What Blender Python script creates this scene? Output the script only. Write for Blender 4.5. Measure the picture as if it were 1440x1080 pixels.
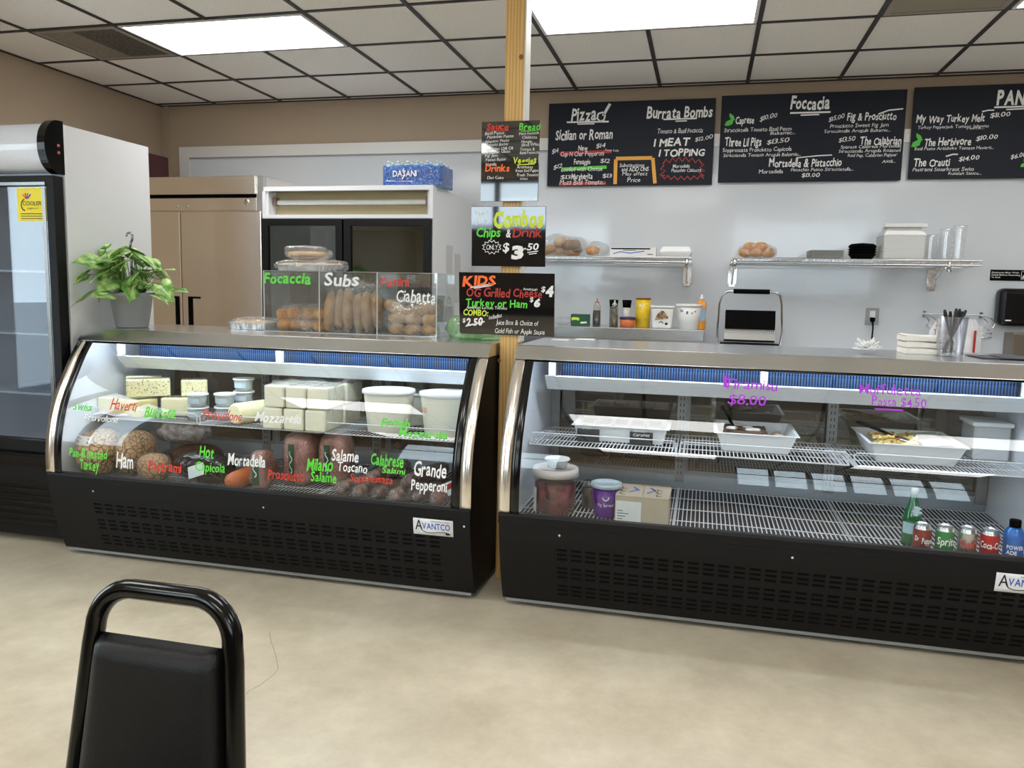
import bpy, bmesh, math, random
from mathutils import Vector, Matrix, noise
random.seed(7)
for o in list(bpy.data.objects): bpy.data.objects.remove(o)
SC = bpy.context.scene
COL = SC.collection

# ------------------------------------------------------------------ camera, world, exposure
FPX = 1103.64                                   # focal length in pixels of the 1440 x 1080 frame
CAM = Vector((4.049, -5.9375, 1.40))
YAW, PITCH, ROLL = 0.2372, -0.1186, 0.0215
_f = Vector((-math.sin(YAW)*math.cos(PITCH), math.cos(YAW)*math.cos(PITCH), math.sin(PITCH)))
_r0 = Vector((math.cos(YAW), math.sin(YAW), 0)); _u0 = _r0.cross(_f)
_r = _r0*math.cos(ROLL) + _u0*math.sin(ROLL); _u = -_r0*math.sin(ROLL) + _u0*math.cos(ROLL)
cd = bpy.data.cameras.new('camera'); cam = bpy.data.objects.new('camera', cd); COL.objects.link(cam)
cd.sensor_width = 36; cd.lens = FPX/1440*36; cd.clip_start = .05
cam.matrix_world = Matrix(((_r.x,_u.x,-_f.x,CAM.x),(_r.y,_u.y,-_f.y,CAM.y),(_r.z,_u.z,-_f.z,CAM.z),(0,0,0,1)))
SC.camera = cam
SC.view_settings.view_transform = 'Standard'; SC.view_settings.look = 'None'
SC.view_settings.gamma = 1; SC.view_settings.use_curve_mapping = False
SC.view_settings.exposure = 0.0
PANEL_STRENGTH = 12.0
TUBE_STRENGTH = 44.0
W = bpy.data.worlds.new('world'); SC.world = W; W.use_nodes = True
bg = W.node_tree.nodes['Background']; bg.inputs[0].default_value = (.80,.90,1,1); bg.inputs[1].default_value = 8.0

def ray(u, v): return _f + (u-720)/FPX*_r - (v-540)/FPX*_u
def at_y(u, v, y): d = ray(u, v); return CAM + d*((y-CAM.y)/d.y)
def at_z(u, v, z): d = ray(u, v); return CAM + d*((z-CAM.z)/d.z)
def at_x(u, v, x): d = ray(u, v); return CAM + d*((x-CAM.x)/d.x)

# ------------------------------------------------------------------ materials (procedural)
MATS = {}
def srgb(c):
    return tuple(((x/255)/12.92 if x/255 <= .04045 else ((x/255+.055)/1.055)**2.4) for x in c) + (1,)
def M(name, color, rough=.5, metal=0, vary=.06, scale=30, bump=0, bscale=60, spec=.5, coat=0, emit=0, trans=0, alpha=1, sss=0):
    """principled material; colour (0-255 sRGB) varied by a noise texture, optional noise bump"""
    if name in MATS: return MATS[name]
    m = bpy.data.materials.new(name); m.use_nodes = True; nt = m.node_tree; N = nt.nodes; L = nt.links
    p = N['Principled BSDF']; c = srgb(color)
    p.inputs['Roughness'].default_value = rough; p.inputs['Metallic'].default_value = metal
    p.inputs['Specular IOR Level'].default_value = spec; p.inputs['Coat Weight'].default_value = coat
    p.inputs['Transmission Weight'].default_value = trans; p.inputs['Alpha'].default_value = alpha
    if sss: p.inputs['Subsurface Weight'].default_value = sss; p.inputs['Subsurface Scale'].default_value = .01
    tc = N.new('ShaderNodeTexCoord')
    if vary:
        n = N.new('ShaderNodeTexNoise'); n.inputs['Scale'].default_value = scale; n.inputs['Detail'].default_value = 3
        L.new(tc.outputs['Object'], n.inputs['Vector'])
        mx = N.new('ShaderNodeMix'); mx.data_type = 'RGBA'
        mx.inputs[6].default_value = tuple(x*(1-vary) for x in c[:3])+(1,); mx.inputs[7].default_value = tuple(min(1,x*(1+vary)) for x in c[:3])+(1,)
        L.new(n.outputs['Fac'], mx.inputs[0]); L.new(mx.outputs[2], p.inputs['Base Color'])
    else: p.inputs['Base Color'].default_value = c
    if bump:
        b = N.new('ShaderNodeTexNoise'); b.inputs['Scale'].default_value = bscale; b.inputs['Detail'].default_value = 2
        L.new(tc.outputs['Object'], b.inputs['Vector'])
        bp = N.new('ShaderNodeBump'); bp.inputs['Strength'].default_value = bump; bp.inputs['Distance'].default_value = .01
        L.new(b.outputs['Fac'], bp.inputs['Height']); L.new(bp.outputs[0], p.inputs['Normal'])
    if emit: p.inputs['Emission Color'].default_value = c; p.inputs['Emission Strength'].default_value = emit
    MATS[name] = m; return m
def GLASS(name, tint=(255,255,255), f0=.07, rough=0.0, bump=0, bscale=40, haze=0, hcol=(255,255,255), power=4):
    """thin clear sheet: transparent + mirror mixed by angle, optional milky haze and crumple bump"""
    if name in MATS: return MATS[name]
    m = bpy.data.materials.new(name); m.use_nodes = True; nt = m.node_tree; N = nt.nodes; L = nt.links
    N.remove(N['Principled BSDF']); out = N['Material Output']
    t = N.new('ShaderNodeBsdfTransparent'); t.inputs[0].default_value = srgb(tint)
    g = N.new('ShaderNodeBsdfGlossy'); g.inputs['Roughness'].default_value = rough; g.inputs[0].default_value = (1,1,1,1)
    lw = N.new('ShaderNodeLayerWeight'); lw.inputs[0].default_value = .5
    pw = N.new('ShaderNodeMath'); pw.operation = 'POWER'; pw.inputs[1].default_value = power; L.new(lw.outputs['Facing'], pw.inputs[0])
    ma = N.new('ShaderNodeMath'); ma.operation = 'MULTIPLY_ADD'; ma.inputs[1].default_value = 1-f0; ma.inputs[2].default_value = f0; L.new(pw.outputs[0], ma.inputs[0])
    if bump:
        tc = N.new('ShaderNodeTexCoord'); b = N.new('ShaderNodeTexNoise'); b.inputs['Scale'].default_value = bscale; b.inputs['Detail'].default_value = 2
        b.inputs['Distortion'].default_value = 1.5
        L.new(tc.outputs['Object'], b.inputs['Vector']); bp = N.new('ShaderNodeBump'); bp.inputs['Strength'].default_value = bump; bp.inputs['Distance'].default_value = .02
        L.new(b.outputs['Fac'], bp.inputs['Height']); L.new(bp.outputs[0], g.inputs['Normal']); L.new(bp.outputs[0], lw.inputs['Normal'])
    base = t
    if haze:
        d = N.new('ShaderNodeBsdfDiffuse'); d.inputs[0].default_value = srgb(hcol); mh = N.new('ShaderNodeMixShader'); mh.inputs[0].default_value = haze
        L.new(t.outputs[0], mh.inputs[1]); L.new(d.outputs[0], mh.inputs[2]); base = mh
    mx = N.new('ShaderNodeMixShader'); L.new(ma.outputs[0], mx.inputs[0]); L.new(base.outputs[0], mx.inputs[1]); L.new(g.outputs[0], mx.inputs[2])
    L.new(mx.outputs[0], out.inputs[0]); MATS[name] = m; return m
def PATTERN(name, c1, c2, kind='voronoi', scale=40, rough=.5, lo=.3, hi=.5, bump=.2, metal=0, stretch=(1,1,1), spec=.5, dist=6):
    """two-colour procedural pattern (netting, speckle, grain, crust)"""
    if name in MATS: return MATS[name]
    m = bpy.data.materials.new(name); m.use_nodes = True; nt = m.node_tree; N = nt.nodes; L = nt.links; p = N['Principled BSDF']
    tc = N.new('ShaderNodeTexCoord'); mp = N.new('ShaderNodeMapping'); mp.inputs['Scale'].default_value = stretch; L.new(tc.outputs['Object'], mp.inputs[0])
    if kind == 'voronoi':
        t = N.new('ShaderNodeTexVoronoi'); t.feature = 'DISTANCE_TO_EDGE'; o = 'Distance'
    elif kind == 'wave':
        t = N.new('ShaderNodeTexWave'); t.inputs['Distortion'].default_value = dist; t.inputs['Detail'].default_value = 3; t.inputs['Detail Scale'].default_value = 1.2; o = 'Fac'
    else:
        t = N.new('ShaderNodeTexNoise'); t.inputs['Detail'].default_value = 10 if kind == 'fine' else 4; t.inputs['Roughness'].default_value = .72 if kind == 'fine' else .5; o = 'Fac'
    t.inputs['Scale'].default_value = scale; L.new(mp.outputs[0], t.inputs['Vector'])
    r = N.new('ShaderNodeMapRange'); r.inputs[1].default_value = lo; r.inputs[2].default_value = hi; L.new(t.outputs[o], r.inputs[0])
    mx = N.new('ShaderNodeMix'); mx.data_type = 'RGBA'; mx.inputs[6].default_value = srgb(c1); mx.inputs[7].default_value = srgb(c2)
    L.new(r.outputs[0], mx.inputs[0]); L.new(mx.outputs[2], p.inputs['Base Color'])
    p.inputs['Roughness'].default_value = rough; p.inputs['Metallic'].default_value = metal; p.inputs['Specular IOR Level'].default_value = spec
    if bump:
        bp = N.new('ShaderNodeBump'); bp.inputs['Strength'].default_value = bump; bp.inputs['Distance'].default_value = .004
        L.new(r.outputs[0], bp.inputs['Height']); L.new(bp.outputs[0], p.inputs['Normal'])
    MATS[name] = m; return m
def EMIT(name, color, strength):
    if name in MATS: return MATS[name]
    m = bpy.data.materials.new(name); m.use_nodes = True; nt = m.node_tree; nt.nodes.remove(nt.nodes['Principled BSDF'])
    e = nt.nodes.new('ShaderNodeEmission'); e.inputs[0].default_value = srgb(color); e.inputs[1].default_value = strength
    nt.links.new(e.outputs[0], nt.nodes['Material Output'].inputs[0]); MATS[name] = m; return m

# ------------------------------------------------------------------ mesh building
class MB:
    def __init__(s): s.v, s.f, s.mi, s.cur, s.sm, s.smooth = [], [], [], 0, [], False
    def add(s, vs, fs, smooth=None):
        b = len(s.v); s.v += [tuple(x) for x in vs]
        for f in fs: s.f.append([b+i for i in f]); s.mi.append(s.cur); s.sm.append(s.smooth if smooth is None else smooth)
        return s
    def box(s, x0, x1, y0, y1, z0, z1):
        return s.add([(x0,y0,z0),(x1,y0,z0),(x1,y1,z0),(x0,y1,z0),(x0,y0,z1),(x1,y0,z1),(x1,y1,z1),(x0,y1,z1)],
                     [(0,3,2,1),(4,5,6,7),(0,1,5,4),(1,2,6,5),(2,3,7,6),(3,0,4,7)])
    def obox(s, c, size, rot=(0,0,0)):
        from mathutils import Euler
        R = Euler(rot).to_matrix(); c = Vector(c); h = Vector(size)/2; vs = []
        for z in (-1,1):
            for x, y in ((-1,-1),(1,-1),(1,1),(-1,1)): vs.append(c + R @ Vector((x*h.x,y*h.y,z*h.z)))
        return s.add(vs, [(0,3,2,1),(4,5,6,7),(0,1,5,4),(1,2,6,5),(2,3,7,6),(3,0,4,7)])
    def prism(s, poly, a, b, axis='x', smooth=None):
        n = len(poly)
        def P(p, t): return (t,p[0],p[1]) if axis == 'x' else ((p[0],t,p[1]) if axis == 'y' else (p[0],p[1],t))
        vs = [P(p, a) for p in poly]+[P(p, b) for p in poly]
        s.add(vs, [(i,(i+1)%n,n+(i+1)%n,n+i) for i in range(n)], smooth)
        return s.add(vs, [tuple(range(n))[::-1], tuple(range(n,2*n))], False)
    def strip(s, line, a, b, axis='x', smooth=True):
        n = len(line)
        def P(p, t): return (t,p[0],p[1]) if axis == 'x' else ((p[0],t,p[1]) if axis == 'y' else (p[0],p[1],t))
        return s.add([P(p, a) for p in line]+[P(p, b) for p in line], [(i,i+1,n+i+1,n+i) for i in range(n-1)], smooth)
    def tube(s, pts, r, seg=8, closed=False, flat=1, smooth=True):
        pts = [Vector(p) for p in pts]; n = len(pts); vs = []
        rr = r if hasattr(r, '__len__') else [r]*n
        up = None
        for i, p in enumerate(pts):
            a = pts[(i-1)%n] if (closed or i > 0) else p; b = pts[(i+1)%n] if (closed or i < n-1) else p
            t = (b-a).normalized()
            if up is None: up = Vector((0,0,1)) if abs(t.z) < .9 else Vector((0,1,0))
            sx = t.cross(up).normalized() if t.cross(up).length > 1e-6 else t.orthogonal().normalized()
            up = sx.cross(t).normalized()
            for k in range(seg):
                an = 2*math.pi*k/seg; vs.append(p + (sx*math.cos(an)*flat + up*math.sin(an))*rr[i])
        fs = []
        for i in range(n if closed else n-1):
            j = (i+1)%n
            for k in range(seg): fs.append((i*seg+k, i*seg+(k+1)%seg, j*seg+(k+1)%seg, j*seg+k))
        s.add(vs, fs, smooth)
        if not closed: s.add(vs, [tuple(range(seg))[::-1], tuple(range((n-1)*seg, n*seg))], False)
        return s
    def cyl(s, c, r, h, seg=20, r2=None, smooth=True):
        return s.lathe([(0,0),(r,0),(r if r2 is None else r2,h),(0,h)], c, seg, smooth)
    def lathe(s, prof, c, seg=24, smooth=True, sx=1, sy=1):
        vs = []; n = len(prof)
        for k in range(seg):
            a = 2*math.pi*k/seg
            for r, z in prof: vs.append((c[0]+r*math.cos(a)*sx, c[1]+r*math.sin(a)*sy, c[2]+z))
        fs = []
        for k in range(seg):
            j = (k+1)%seg
            for i in range(n-1):
                q = [k*n+i, j*n+i, j*n+i+1, k*n+i+1]
                if prof[i][0] == 0: q = [k*n+i, j*n+i+1, k*n+i+1]
                elif prof[i+1][0] == 0: q = [k*n+i, j*n+i, k*n+i+1]
                fs.append(tuple(q))
        return s.add(vs, fs, smooth)
    def blob(s, c, rad, amp=.0, freq=8, seed=0, rot=(0,0,0), seg=20, rings=12, flat=None, power=1):
        from mathutils import Euler
        R = Euler(rot).to_matrix(); c = Vector(c); vs = []
        sg = lambda x: math.copysign(abs(x)**power, x)
        for i in range(rings+1):
            th = math.pi*i/rings
            for k in range(seg):
                ph = 2*math.pi*k/seg
                d = Vector((sg(math.sin(th))*sg(math.cos(ph)), sg(math.sin(th))*sg(math.sin(ph)), -sg(math.cos(th))))
                q = Vector((d.x*rad[0], d.y*rad[1], d.z*rad[2]))
                if amp: q *= 1 + amp*noise.noise(q*freq + Vector((seed*3.1, seed*1.7, seed)))
                q = R @ q
                if flat is not None and q.z < -flat: q.z = -flat
                vs.append(c+q)
        fs = [(i*seg+k, i*seg+(k+1)%seg, (i+1)*seg+(k+1)%seg, (i+1)*seg+k) for i in range(rings) for k in range(seg)]
        return s.add(vs, fs, True)
    def grid(s, fn, nu, nv, smooth=True):
        vs = [fn(i/nu, j/nv) for j in range(nv+1) for i in range(nu+1)]
        return s.add(vs, [(j*(nu+1)+i, j*(nu+1)+i+1, (j+1)*(nu+1)+i+1, (j+1)*(nu+1)+i) for j in range(nv) for i in range(nu)], smooth)
    def build(s, name, mat, parent=None, bevel=0, subsurf=0, solid=0, weld=False, kind=None, label=None, seg=2):
        me = bpy.data.meshes.new(name)
        off = Vector((0,0,0))
        if parent is not None:
            q = parent
            while q is not None: off += q.location; q = q.parent
        own = Vector((0,0,0))
        if parent is None and s.v:                     # a one-mesh thing gets its origin at its base
            xs, ys, zs = zip(*s.v); own = Vector(((min(xs)+max(xs))/2, (min(ys)+max(ys))/2, min(zs)))
        d = off+own
        me.from_pydata([(x-d.x, y-d.y, z-d.z) for x, y, z in s.v], [], s.f)
        for m in (mat if isinstance(mat, (list, tuple)) else [mat]): me.materials.append(m)
        me.polygons.foreach_set('material_index', s.mi); me.polygons.foreach_set('use_smooth', s.sm)
        bm = bmesh.new(); bm.from_mesh(me)
        if weld: bmesh.ops.remove_doubles(bm, verts=bm.verts, dist=1e-5)
        bmesh.ops.recalc_face_normals(bm, faces=bm.faces); bm.to_mesh(me); bm.free()
        o = bpy.data.objects.new(name, me); COL.objects.link(o)
        if parent is not None: o.parent = parent
        else: o.location = own
        if bevel:
            w = o.modifiers.new('weld', 'WELD'); w.merge_threshold = 1e-5
            b = o.modifiers.new('bevel', 'BEVEL'); b.width = bevel; b.segments = seg; b.limit_method = 'ANGLE'; b.angle_limit = .6; b.harden_normals = False
        if solid: sd = o.modifiers.new('solid', 'SOLIDIFY'); sd.thickness = solid; sd.offset = 0
        if subsurf: ss = o.modifiers.new('sub', 'SUBSURF'); ss.levels = subsurf; ss.render_levels = subsurf
        if kind: o['kind'] = kind
        if label: o['label'] = label
        return o
def thing(name, label, cat, loc=(0,0,0), group=None):
    o = bpy.data.objects.new(name, None); COL.objects.link(o); o.location = loc; o.empty_display_size = .05
    o['label'] = label; o['category'] = cat
    if group: o['group'] = group
    return o
def tag(o, label, cat, group=None):
    o['label'] = label; o['category'] = cat
    if group: o['group'] = group
    return o
def struct(o, label=None):
    o['kind'] = 'structure'
    if label: o['label'] = label
    return o
def copy_tree(o, loc=None, label=None, group=None, parent=None):
    c = o.copy(); COL.objects.link(c)
    if parent is not None: c.parent = parent
    for ch in [x for x in bpy.data.objects if x.parent == o]: copy_tree(ch, parent=c)
    if loc is not None: c.location = loc
    if label: c['label'] = label
    if group: c['group'] = group
    return c

# ------------------------------------------------------------------ lettering
_G = {}
def glyph(ch, bold):
    k = (ch, bold)
    if k in _G: return _G[k]
    cu = bpy.data.curves.new('g', 'FONT'); cu.body = ch; cu.resolution_u = 2; cu.offset = bold; cu.fill_mode = 'FRONT'
    ob = bpy.data.objects.new('g', cu); dg = bpy.context.evaluated_depsgraph_get()
    me = bpy.data.meshes.new_from_object(ob.evaluated_get(dg)) if False else ob.to_mesh()
    vs = [(v.co.x, v.co.y) for v in me.vertices]; fs = [tuple(p.vertices) for p in me.polygons]
    ob.to_mesh_clear(); bpy.data.objects.remove(ob); bpy.data.curves.remove(cu)
    _G[k] = (vs, fs, min((x for x, y in vs), default=0), max((x for x, y in vs), default=.25)); return _G[k]
def layout(text, bold=.01, jit=1.0, track=.07, seed=1, slant=.12):
    """glyphs of one line with hand-drawn wobble: list of (verts, faces), total width; cap height = 1"""
    rnd = random.Random(hash_s(text)+seed); x = 0; out = []
    for ch in text:
        if ch == ' ': x += .42; continue
        vs, fs, a, b = glyph(ch, bold)
        if not vs: x += .3; continue
        rot = rnd.uniform(-.07,.07)*jit; sc = (1+rnd.uniform(-.08,.08)*jit)/.729; dy = rnd.uniform(-.06,.06)*jit
        c, s_ = math.cos(rot), math.sin(rot); q = []
        for vx, vy in vs:
            px, py = (vx-a)*sc, vy*sc; px += slant*py*jit
            q.append((x+px*c-py*s_, py*c+px*s_+dy))
        out.append((q, fs)); x += (b-a)*sc+track
    return out, max(x-track, .01)
def hash_s(t): return sum((i+1)*ord(c) for i, c in enumerate(t))
def write(mb, text, place, u0, v0, width, cap, bold=.01, jit=1.0, rise=0, ci=0, **kw):
    """put a line of text on a surface: place(s, t) gives the 3D point of surface coordinates (metres)"""
    gl, tw = layout(text, bold, jit, **kw); mb.cur = ci; k = width/tw
    for vs, fs in gl:
        mb.add([place(u0+x*k, v0+y*cap+x*k*rise) for x, y in vs], fs, False)
def stroke(mb, pts, w, place, ci=0):
    """flat marker stroke through surface points"""
    mb.cur = ci; n = len(pts); L, R = [], []
    for i, (x, y) in enumerate(pts):
        a = pts[max(0,i-1)]; b = pts[min(n-1,i+1)]; dx, dy = b[0]-a[0], b[1]-a[1]; l = math.hypot(dx,dy) or 1
        L.append(place(x-dy/l*w/2, y+dx/l*w/2)); R.append(place(x+dy/l*w/2, y-dx/l*w/2))
    mb.add(L+R, [(i,i+1,n+i+1,n+i) for i in range(n-1)], False)

# common materials
STEEL = M('brushed_steel', (224,225,226), .24, 1, .05, 12, .05, 25)
STEELW = M('warm_steel', (255,244,234), .24, 1, .06, 4, .12, 5)
CHROME = M('chrome_wire', (215,215,215), .18, 1, .03)
FILM3 = GLASS('tight_film', (253,253,253), .05, .12, .3, 14, .0, power=4)
FILM2 = GLASS('bread_bag_film', (253,253,253), .11, .07, 1.0, 42, .06, power=3)
BLACK = M('black_powder_coat', (10,10,12), .55, 0, .1, 8, spec=.3)
BLACKGLOSS = M('black_gloss', (10,10,11), .15, 0, .05)
BLACKMATTE = M('black_matte', (5,5,6), .8, 0, .05, spec=.1)
WHITE = M('white_enamel', (228,229,232), .35, 0, .02, 3)
WHITEP = M('white_plastic', (236,236,234), .4, 0, .02, 8)
WIREW = M('white_coated_wire', (232,234,238), .35, 0, .02)
FILM = GLASS('clear_film', (253,253,253), .05, .14, 1.0, 38, .015, power=3)
CLEAR = GLASS('clear_plastic', (246,248,250), .06, .05, 0, 40, .05)
PANE = GLASS('window_glass', (248,252,252), .06)
P_WHITE = M('paint_white', (238,238,236), .6, 0, 0)
P_GREEN = M('paint_green', (96,214,62), .6, 0, 0)
P_RED = M('paint_red', (214,62,44), .6, 0, 0)
P_LIME = M('paint_lime', (206,226,70), .6, 0, 0)
P_ORANGE = M('paint_orange', (250,112,48), .6, 0, 0)
P_PURPLE = M('paint_purple', (176,60,214), .6, 0, 0)
P_YELLOW = M('paint_amber', (240,172,70), .6, 0, 0)
P_BLACK = M('paint_black', (22,22,24), .6, 0, 0)
P_BLUE = M('paint_blue', (40,84,190), .6, 0, 0)
P_DRED = M('paint_brick', (178,48,44), .6, 0, 0)
PALETTE = [P_WHITE, P_GREEN, P_RED, P_LIME, P_ORANGE, P_PURPLE, P_YELLOW, P_BLACK, P_BLUE, P_DRED]
WH, GR, RD, LM, OR, PU, YE, BK, BL, DR = range(10)
# ================================================================== SETTING
TILE = .6096; CEIL = 2.897; XL, XR, YW, YF = -.535, 9.2, .08, -8.0
FLOORM = PATTERN('concrete_floor', (186,173,148), (217,205,181), 'fine', 2.6, .33, .34, .68, .05, spec=.5)
struct(MB().box(XL-.15, XR+.15, YF-.2, YW+.15, -.08, 0).build('floor', FLOORM), 'beige sealed concrete floor')
# tiny crack in the concrete
cr = MB(); pts = [at_z(u, v, .0012) for u, v in ((379,888),(381,902),(386,915),(390,932),(391,942),(382,951),(366,963),(349,972),(346,978))]
for a, b in zip(pts, pts[1:]):
    d = (b-a).normalized(); n = Vector((-d.y, d.x, 0))*.0011; cr.add([a+n, b+n, b-n, a-n], [(0,1,2,3)])
struct(cr.build('floor_crack', M('crack_dark', (150,140,120), .9)), 'thin crack in the concrete floor')
TILEM = PATTERN('ceiling_tile', (234,231,228), (244,242,239), 'noise', 90, .9, .35, .5, .25, spec=.1)
struct(MB().box(XL-.15, XR+.15, YF-.2, YW+.15, CEIL, CEIL+.06).build('ceiling', TILEM), 'suspended ceiling of off-white mineral tiles')
GRIDM = M('black_tbar', (42,38,38), .5, 0, .1)
g = MB(); hw = .0125
for i in range(0, 16): g.box(i*TILE-hw, i*TILE+hw, YF, YW-.002, CEIL-.007, CEIL-.0005)
for j in range(0, 14): g.box(XL+.002, XR, -j*TILE-hw, -j*TILE+hw, CEIL-.0064, CEIL-.0005)
g.box(XL+.001, XR, YW-.022, YW-.001, CEIL-.0068, CEIL-.0005); g.box(XL+.001, XL+.022, YF, YW-.002, CEIL-.0069, CEIL-.0005)
struct(g.build('trim_1', GRIDM), 'black ceiling grid bars')
BEIGE = M('beige_wall_paint', (178,160,139), .85, 0, .03, 2, .05, 160)
struct(MB().box(XL-.15, XR+.15, YW, YW+.12, 0, CEIL).build('wall_back', BEIGE), 'beige painted back wall above white wall panels')
LY0, LY1, LZ0, LZ1 = -5.15, -3.6, .6, 2.5
q = MB(); q.box(XL-.12, XL, YF-.2, LY0, 0, CEIL); q.box(XL-.12, XL, LY1, YW, 0, CEIL); q.box(XL-.12, XL, LY0, LY1, 0, LZ0); q.box(XL-.12, XL, LY0, LY1, LZ1, CEIL)
struct(q.build('wall_left', BEIGE), 'beige painted side wall beside the coolers')
struct(MB().box(XR, XR+.12, YF-.2, YW, 0, CEIL).build('wall_right', BEIGE), 'beige painted side wall')
FRP = M('white_frp_panel', (212,216,221), .10, 0, .02, 2, .07, 14)
struct(MB().box(-.36, XR, YW-.012, YW-.001, .0, 2.47).build('trim_2', FRP), 'glossy white wall panels')
TRIMW = M('white_trim_board', (226,224,220), .4, 0, .02)
t = MB().box(-.36, XR, YW-.024, YW-.0125, 2.462, 2.55); t.box(-.36, -.262, YW-.0235, YW-.0128, .0, 2.462)
struct(t.build('trim_3', TRIMW), 'white trim boards around the wall panels')
struct(MB().box(-.262+1.22*0, 3.2, YW-.0255, YW-.0242, 2.4515, 2.4615).build('trim_4', M('grey_seam', (150,150,152), .5)), 'thin grey seam under the trim board')
struct(MB().box(-.49, -.462, YW-.02, YW-.001, 2.2, CEIL).build('trim_5', M('beige_conduit', (176,158,134), .6)), 'vertical cable cover in the corner')
struct(MB().box(XL, XR, YF-.02, YF+.012, 0, .1).build('baseboard_front', BLACK))
# storefront behind the viewer: window openings, mullions, panes
FRONTM = M('storefront_wall_paint', (206,182,156), .8)
WZ0, WZ1 = 1.42, 2.72
wins = [(.6, 2.55), (4.45, 6.75)]
f = MB()
struct(MB().box(XL-.15, XR+.15, YF-.18, YF, 0, WZ0-.001).build('wall_unseen_lower', M('dark_for_reflection', (74,60,48), .6)), 'unseen lower storefront wall, made dark for the sign reflections')  # unseen wall part added dark so the glossy signs mirror darkness below the windows
f.box(XL-.15, XR+.15, YF-.18, YF, WZ1, CEIL)
xs = [XL-.15]+[q for w in wins for q in w]+[XR+.15]
for i in range(0, len(xs), 2): f.box(xs[i], xs[i+1], YF-.18, YF, WZ0, WZ1)
struct(f.build('wall_front', FRONTM), 'storefront wall with large windows')
MUL = M('dark_window_frame', (58,48,40), .5)
for k, (a, b) in enumerate(wins):
    fr = MB(); n = 2 if k == 0 else 6
    for i in range(n+1):
        x = a+(b-a)*i/n; fr.box(x-.03, x+.03, YF-.12, YF-.05, WZ0, WZ1)
    fr.box(a, b, YF-.119, YF-.051, WZ0, WZ0+.05); fr.box(a, b, YF-.119, YF-.051, WZ1-.05, WZ1); fr.box(a, b, YF-.118, YF-.052, 2.2, 2.23)
    wf = struct(fr.build('window_%d' % (k+1), MUL), 'storefront window with dark frame')
    MB().box(a, b, YF-.087, YF-.083, WZ0, WZ1).build('pane', PANE, wf)
fr = MB()
for i in range(4): y = LY0+(LY1-LY0)*i/3; fr.box(XL-.10, XL-.03, y-.03, y+.03, LZ0, LZ1)
fr.box(XL-.099, XL-.031, LY0, LY1, LZ0, LZ0+.05); fr.box(XL-.099, XL-.031, LY0, LY1, LZ1-.05, LZ1)
wf = struct(fr.build('window_3', MUL), 'side window with dark frame'); MB().box(XL-.067, XL-.063, LY0, LY1, LZ0, LZ1).build('pane', PANE, wf)
struct(MB().box(-40, 40, -60, 20, -.2, -.09).build('ground', M('parking_asphalt', (150,150,148), .9, 0, .1, 3)), 'parking lot outside the windows')

# ---- ceiling lights and vents (they lie in the grid)
LIT = EMIT('lit_diffuser', (252,252,250), PANEL_STRENGTH)
spots = [(1,3,'lit ceiling panel over the cheese case, by the perforated vent'), (5,3,'lit ceiling panel above the wooden post and menu boards'), (9,3,'lit ceiling panel at the upper picture corner beyond the plain vent'),
         (1,8,'lit fluorescent ceiling panel nearer the storefront windows'),(5,8,'lit fluorescent ceiling panel nearer the storefront windows'),(9,8,'lit fluorescent ceiling panel nearer the storefront windows'),(1,12,'lit fluorescent ceiling panel nearer the storefront windows'),(5,12,'lit fluorescent ceiling panel nearer the storefront windows'),(9,12,'lit fluorescent ceiling panel nearer the storefront windows')]
FRM = M('light_frame_white', (230,230,232), .4)
first = None
for i, j, lab in spots:
    x0, x1 = i*TILE+.016, (i+2)*TILE-.016; y0, y1 = -j*TILE+.016, -(j-1)*TILE-.016
    r = thing('ceiling_light', lab, 'ceiling light', ((x0+x1)/2, (y0+y1)/2, CEIL-.012), 'fluorescent panels in the ceiling')
    m = MB(); z0, z1 = CEIL-.012, CEIL-.001; w = .018
    m.box(x0,x1,y0,y0+w,z0,z1); m.box(x0,x1,y1-w,y1,z0,z1); m.box(x0,x0+w,y0+w,y1-w,z0,z1); m.box(x1-w,x1,y0+w,y1-w,z0,z1)
    m.build('frame', FRM, r)
    MB().box(x0+w, x1-w, y0+w, y1-w, z0+.003, z1).build('diffuser', LIT, r)
VENTF = M('vent_frame', (150,144,134), .6)
PERF = PATTERN('perforated_grille', (52,50,46), (128,122,112), 'voronoi', 95, .6, .12, .3, .3)
def vent(i, j, lab, split):
    x0, x1 = i*TILE+.016, (i+1)*TILE-.016; y0, y1 = -j*TILE+.016, -(j-1)*TILE-.016
    r = thing('ceiling_vent', lab, 'vent', ((x0+x1)/2, (y0+y1)/2, CEIL-.01)); z0, z1 = CEIL-.01, CEIL-.001; w = .03
    m = MB(); m.box(x0,x1,y0,y0+w,z0,z1); m.box(x0,x1,y1-w,y1,z0,z1); m.box(x0,x0+w,y0+w,y1-w,z0,z1); m.box(x1-w,x1,y0+w,y1-w,z0,z1)
    m.build('frame', VENTF, r)
    xs = x0+w+split*(x1-x0-2*w)
    if split: MB().box(x0+w, xs, y0+w, y1-w, z0+.004, z1).build('grille', PATTERN('perforated_pale', (120,115,104), (158,152,140), 'voronoi', 95, .6, .1, .3, .2), r)
    MB().box(xs, x1-w, y0+w, y1-w, z0+.004, z1).build('grille', PERF if split else M('plain_vent', (148,142,126), .6), r)
vent(0, 3, 'perforated grey air return vent beside the lit panel over the cheese case', .42)
vent(8, 3, 'plain olive grey air vent in the ceiling above the focaccia menu board', 0)

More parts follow.
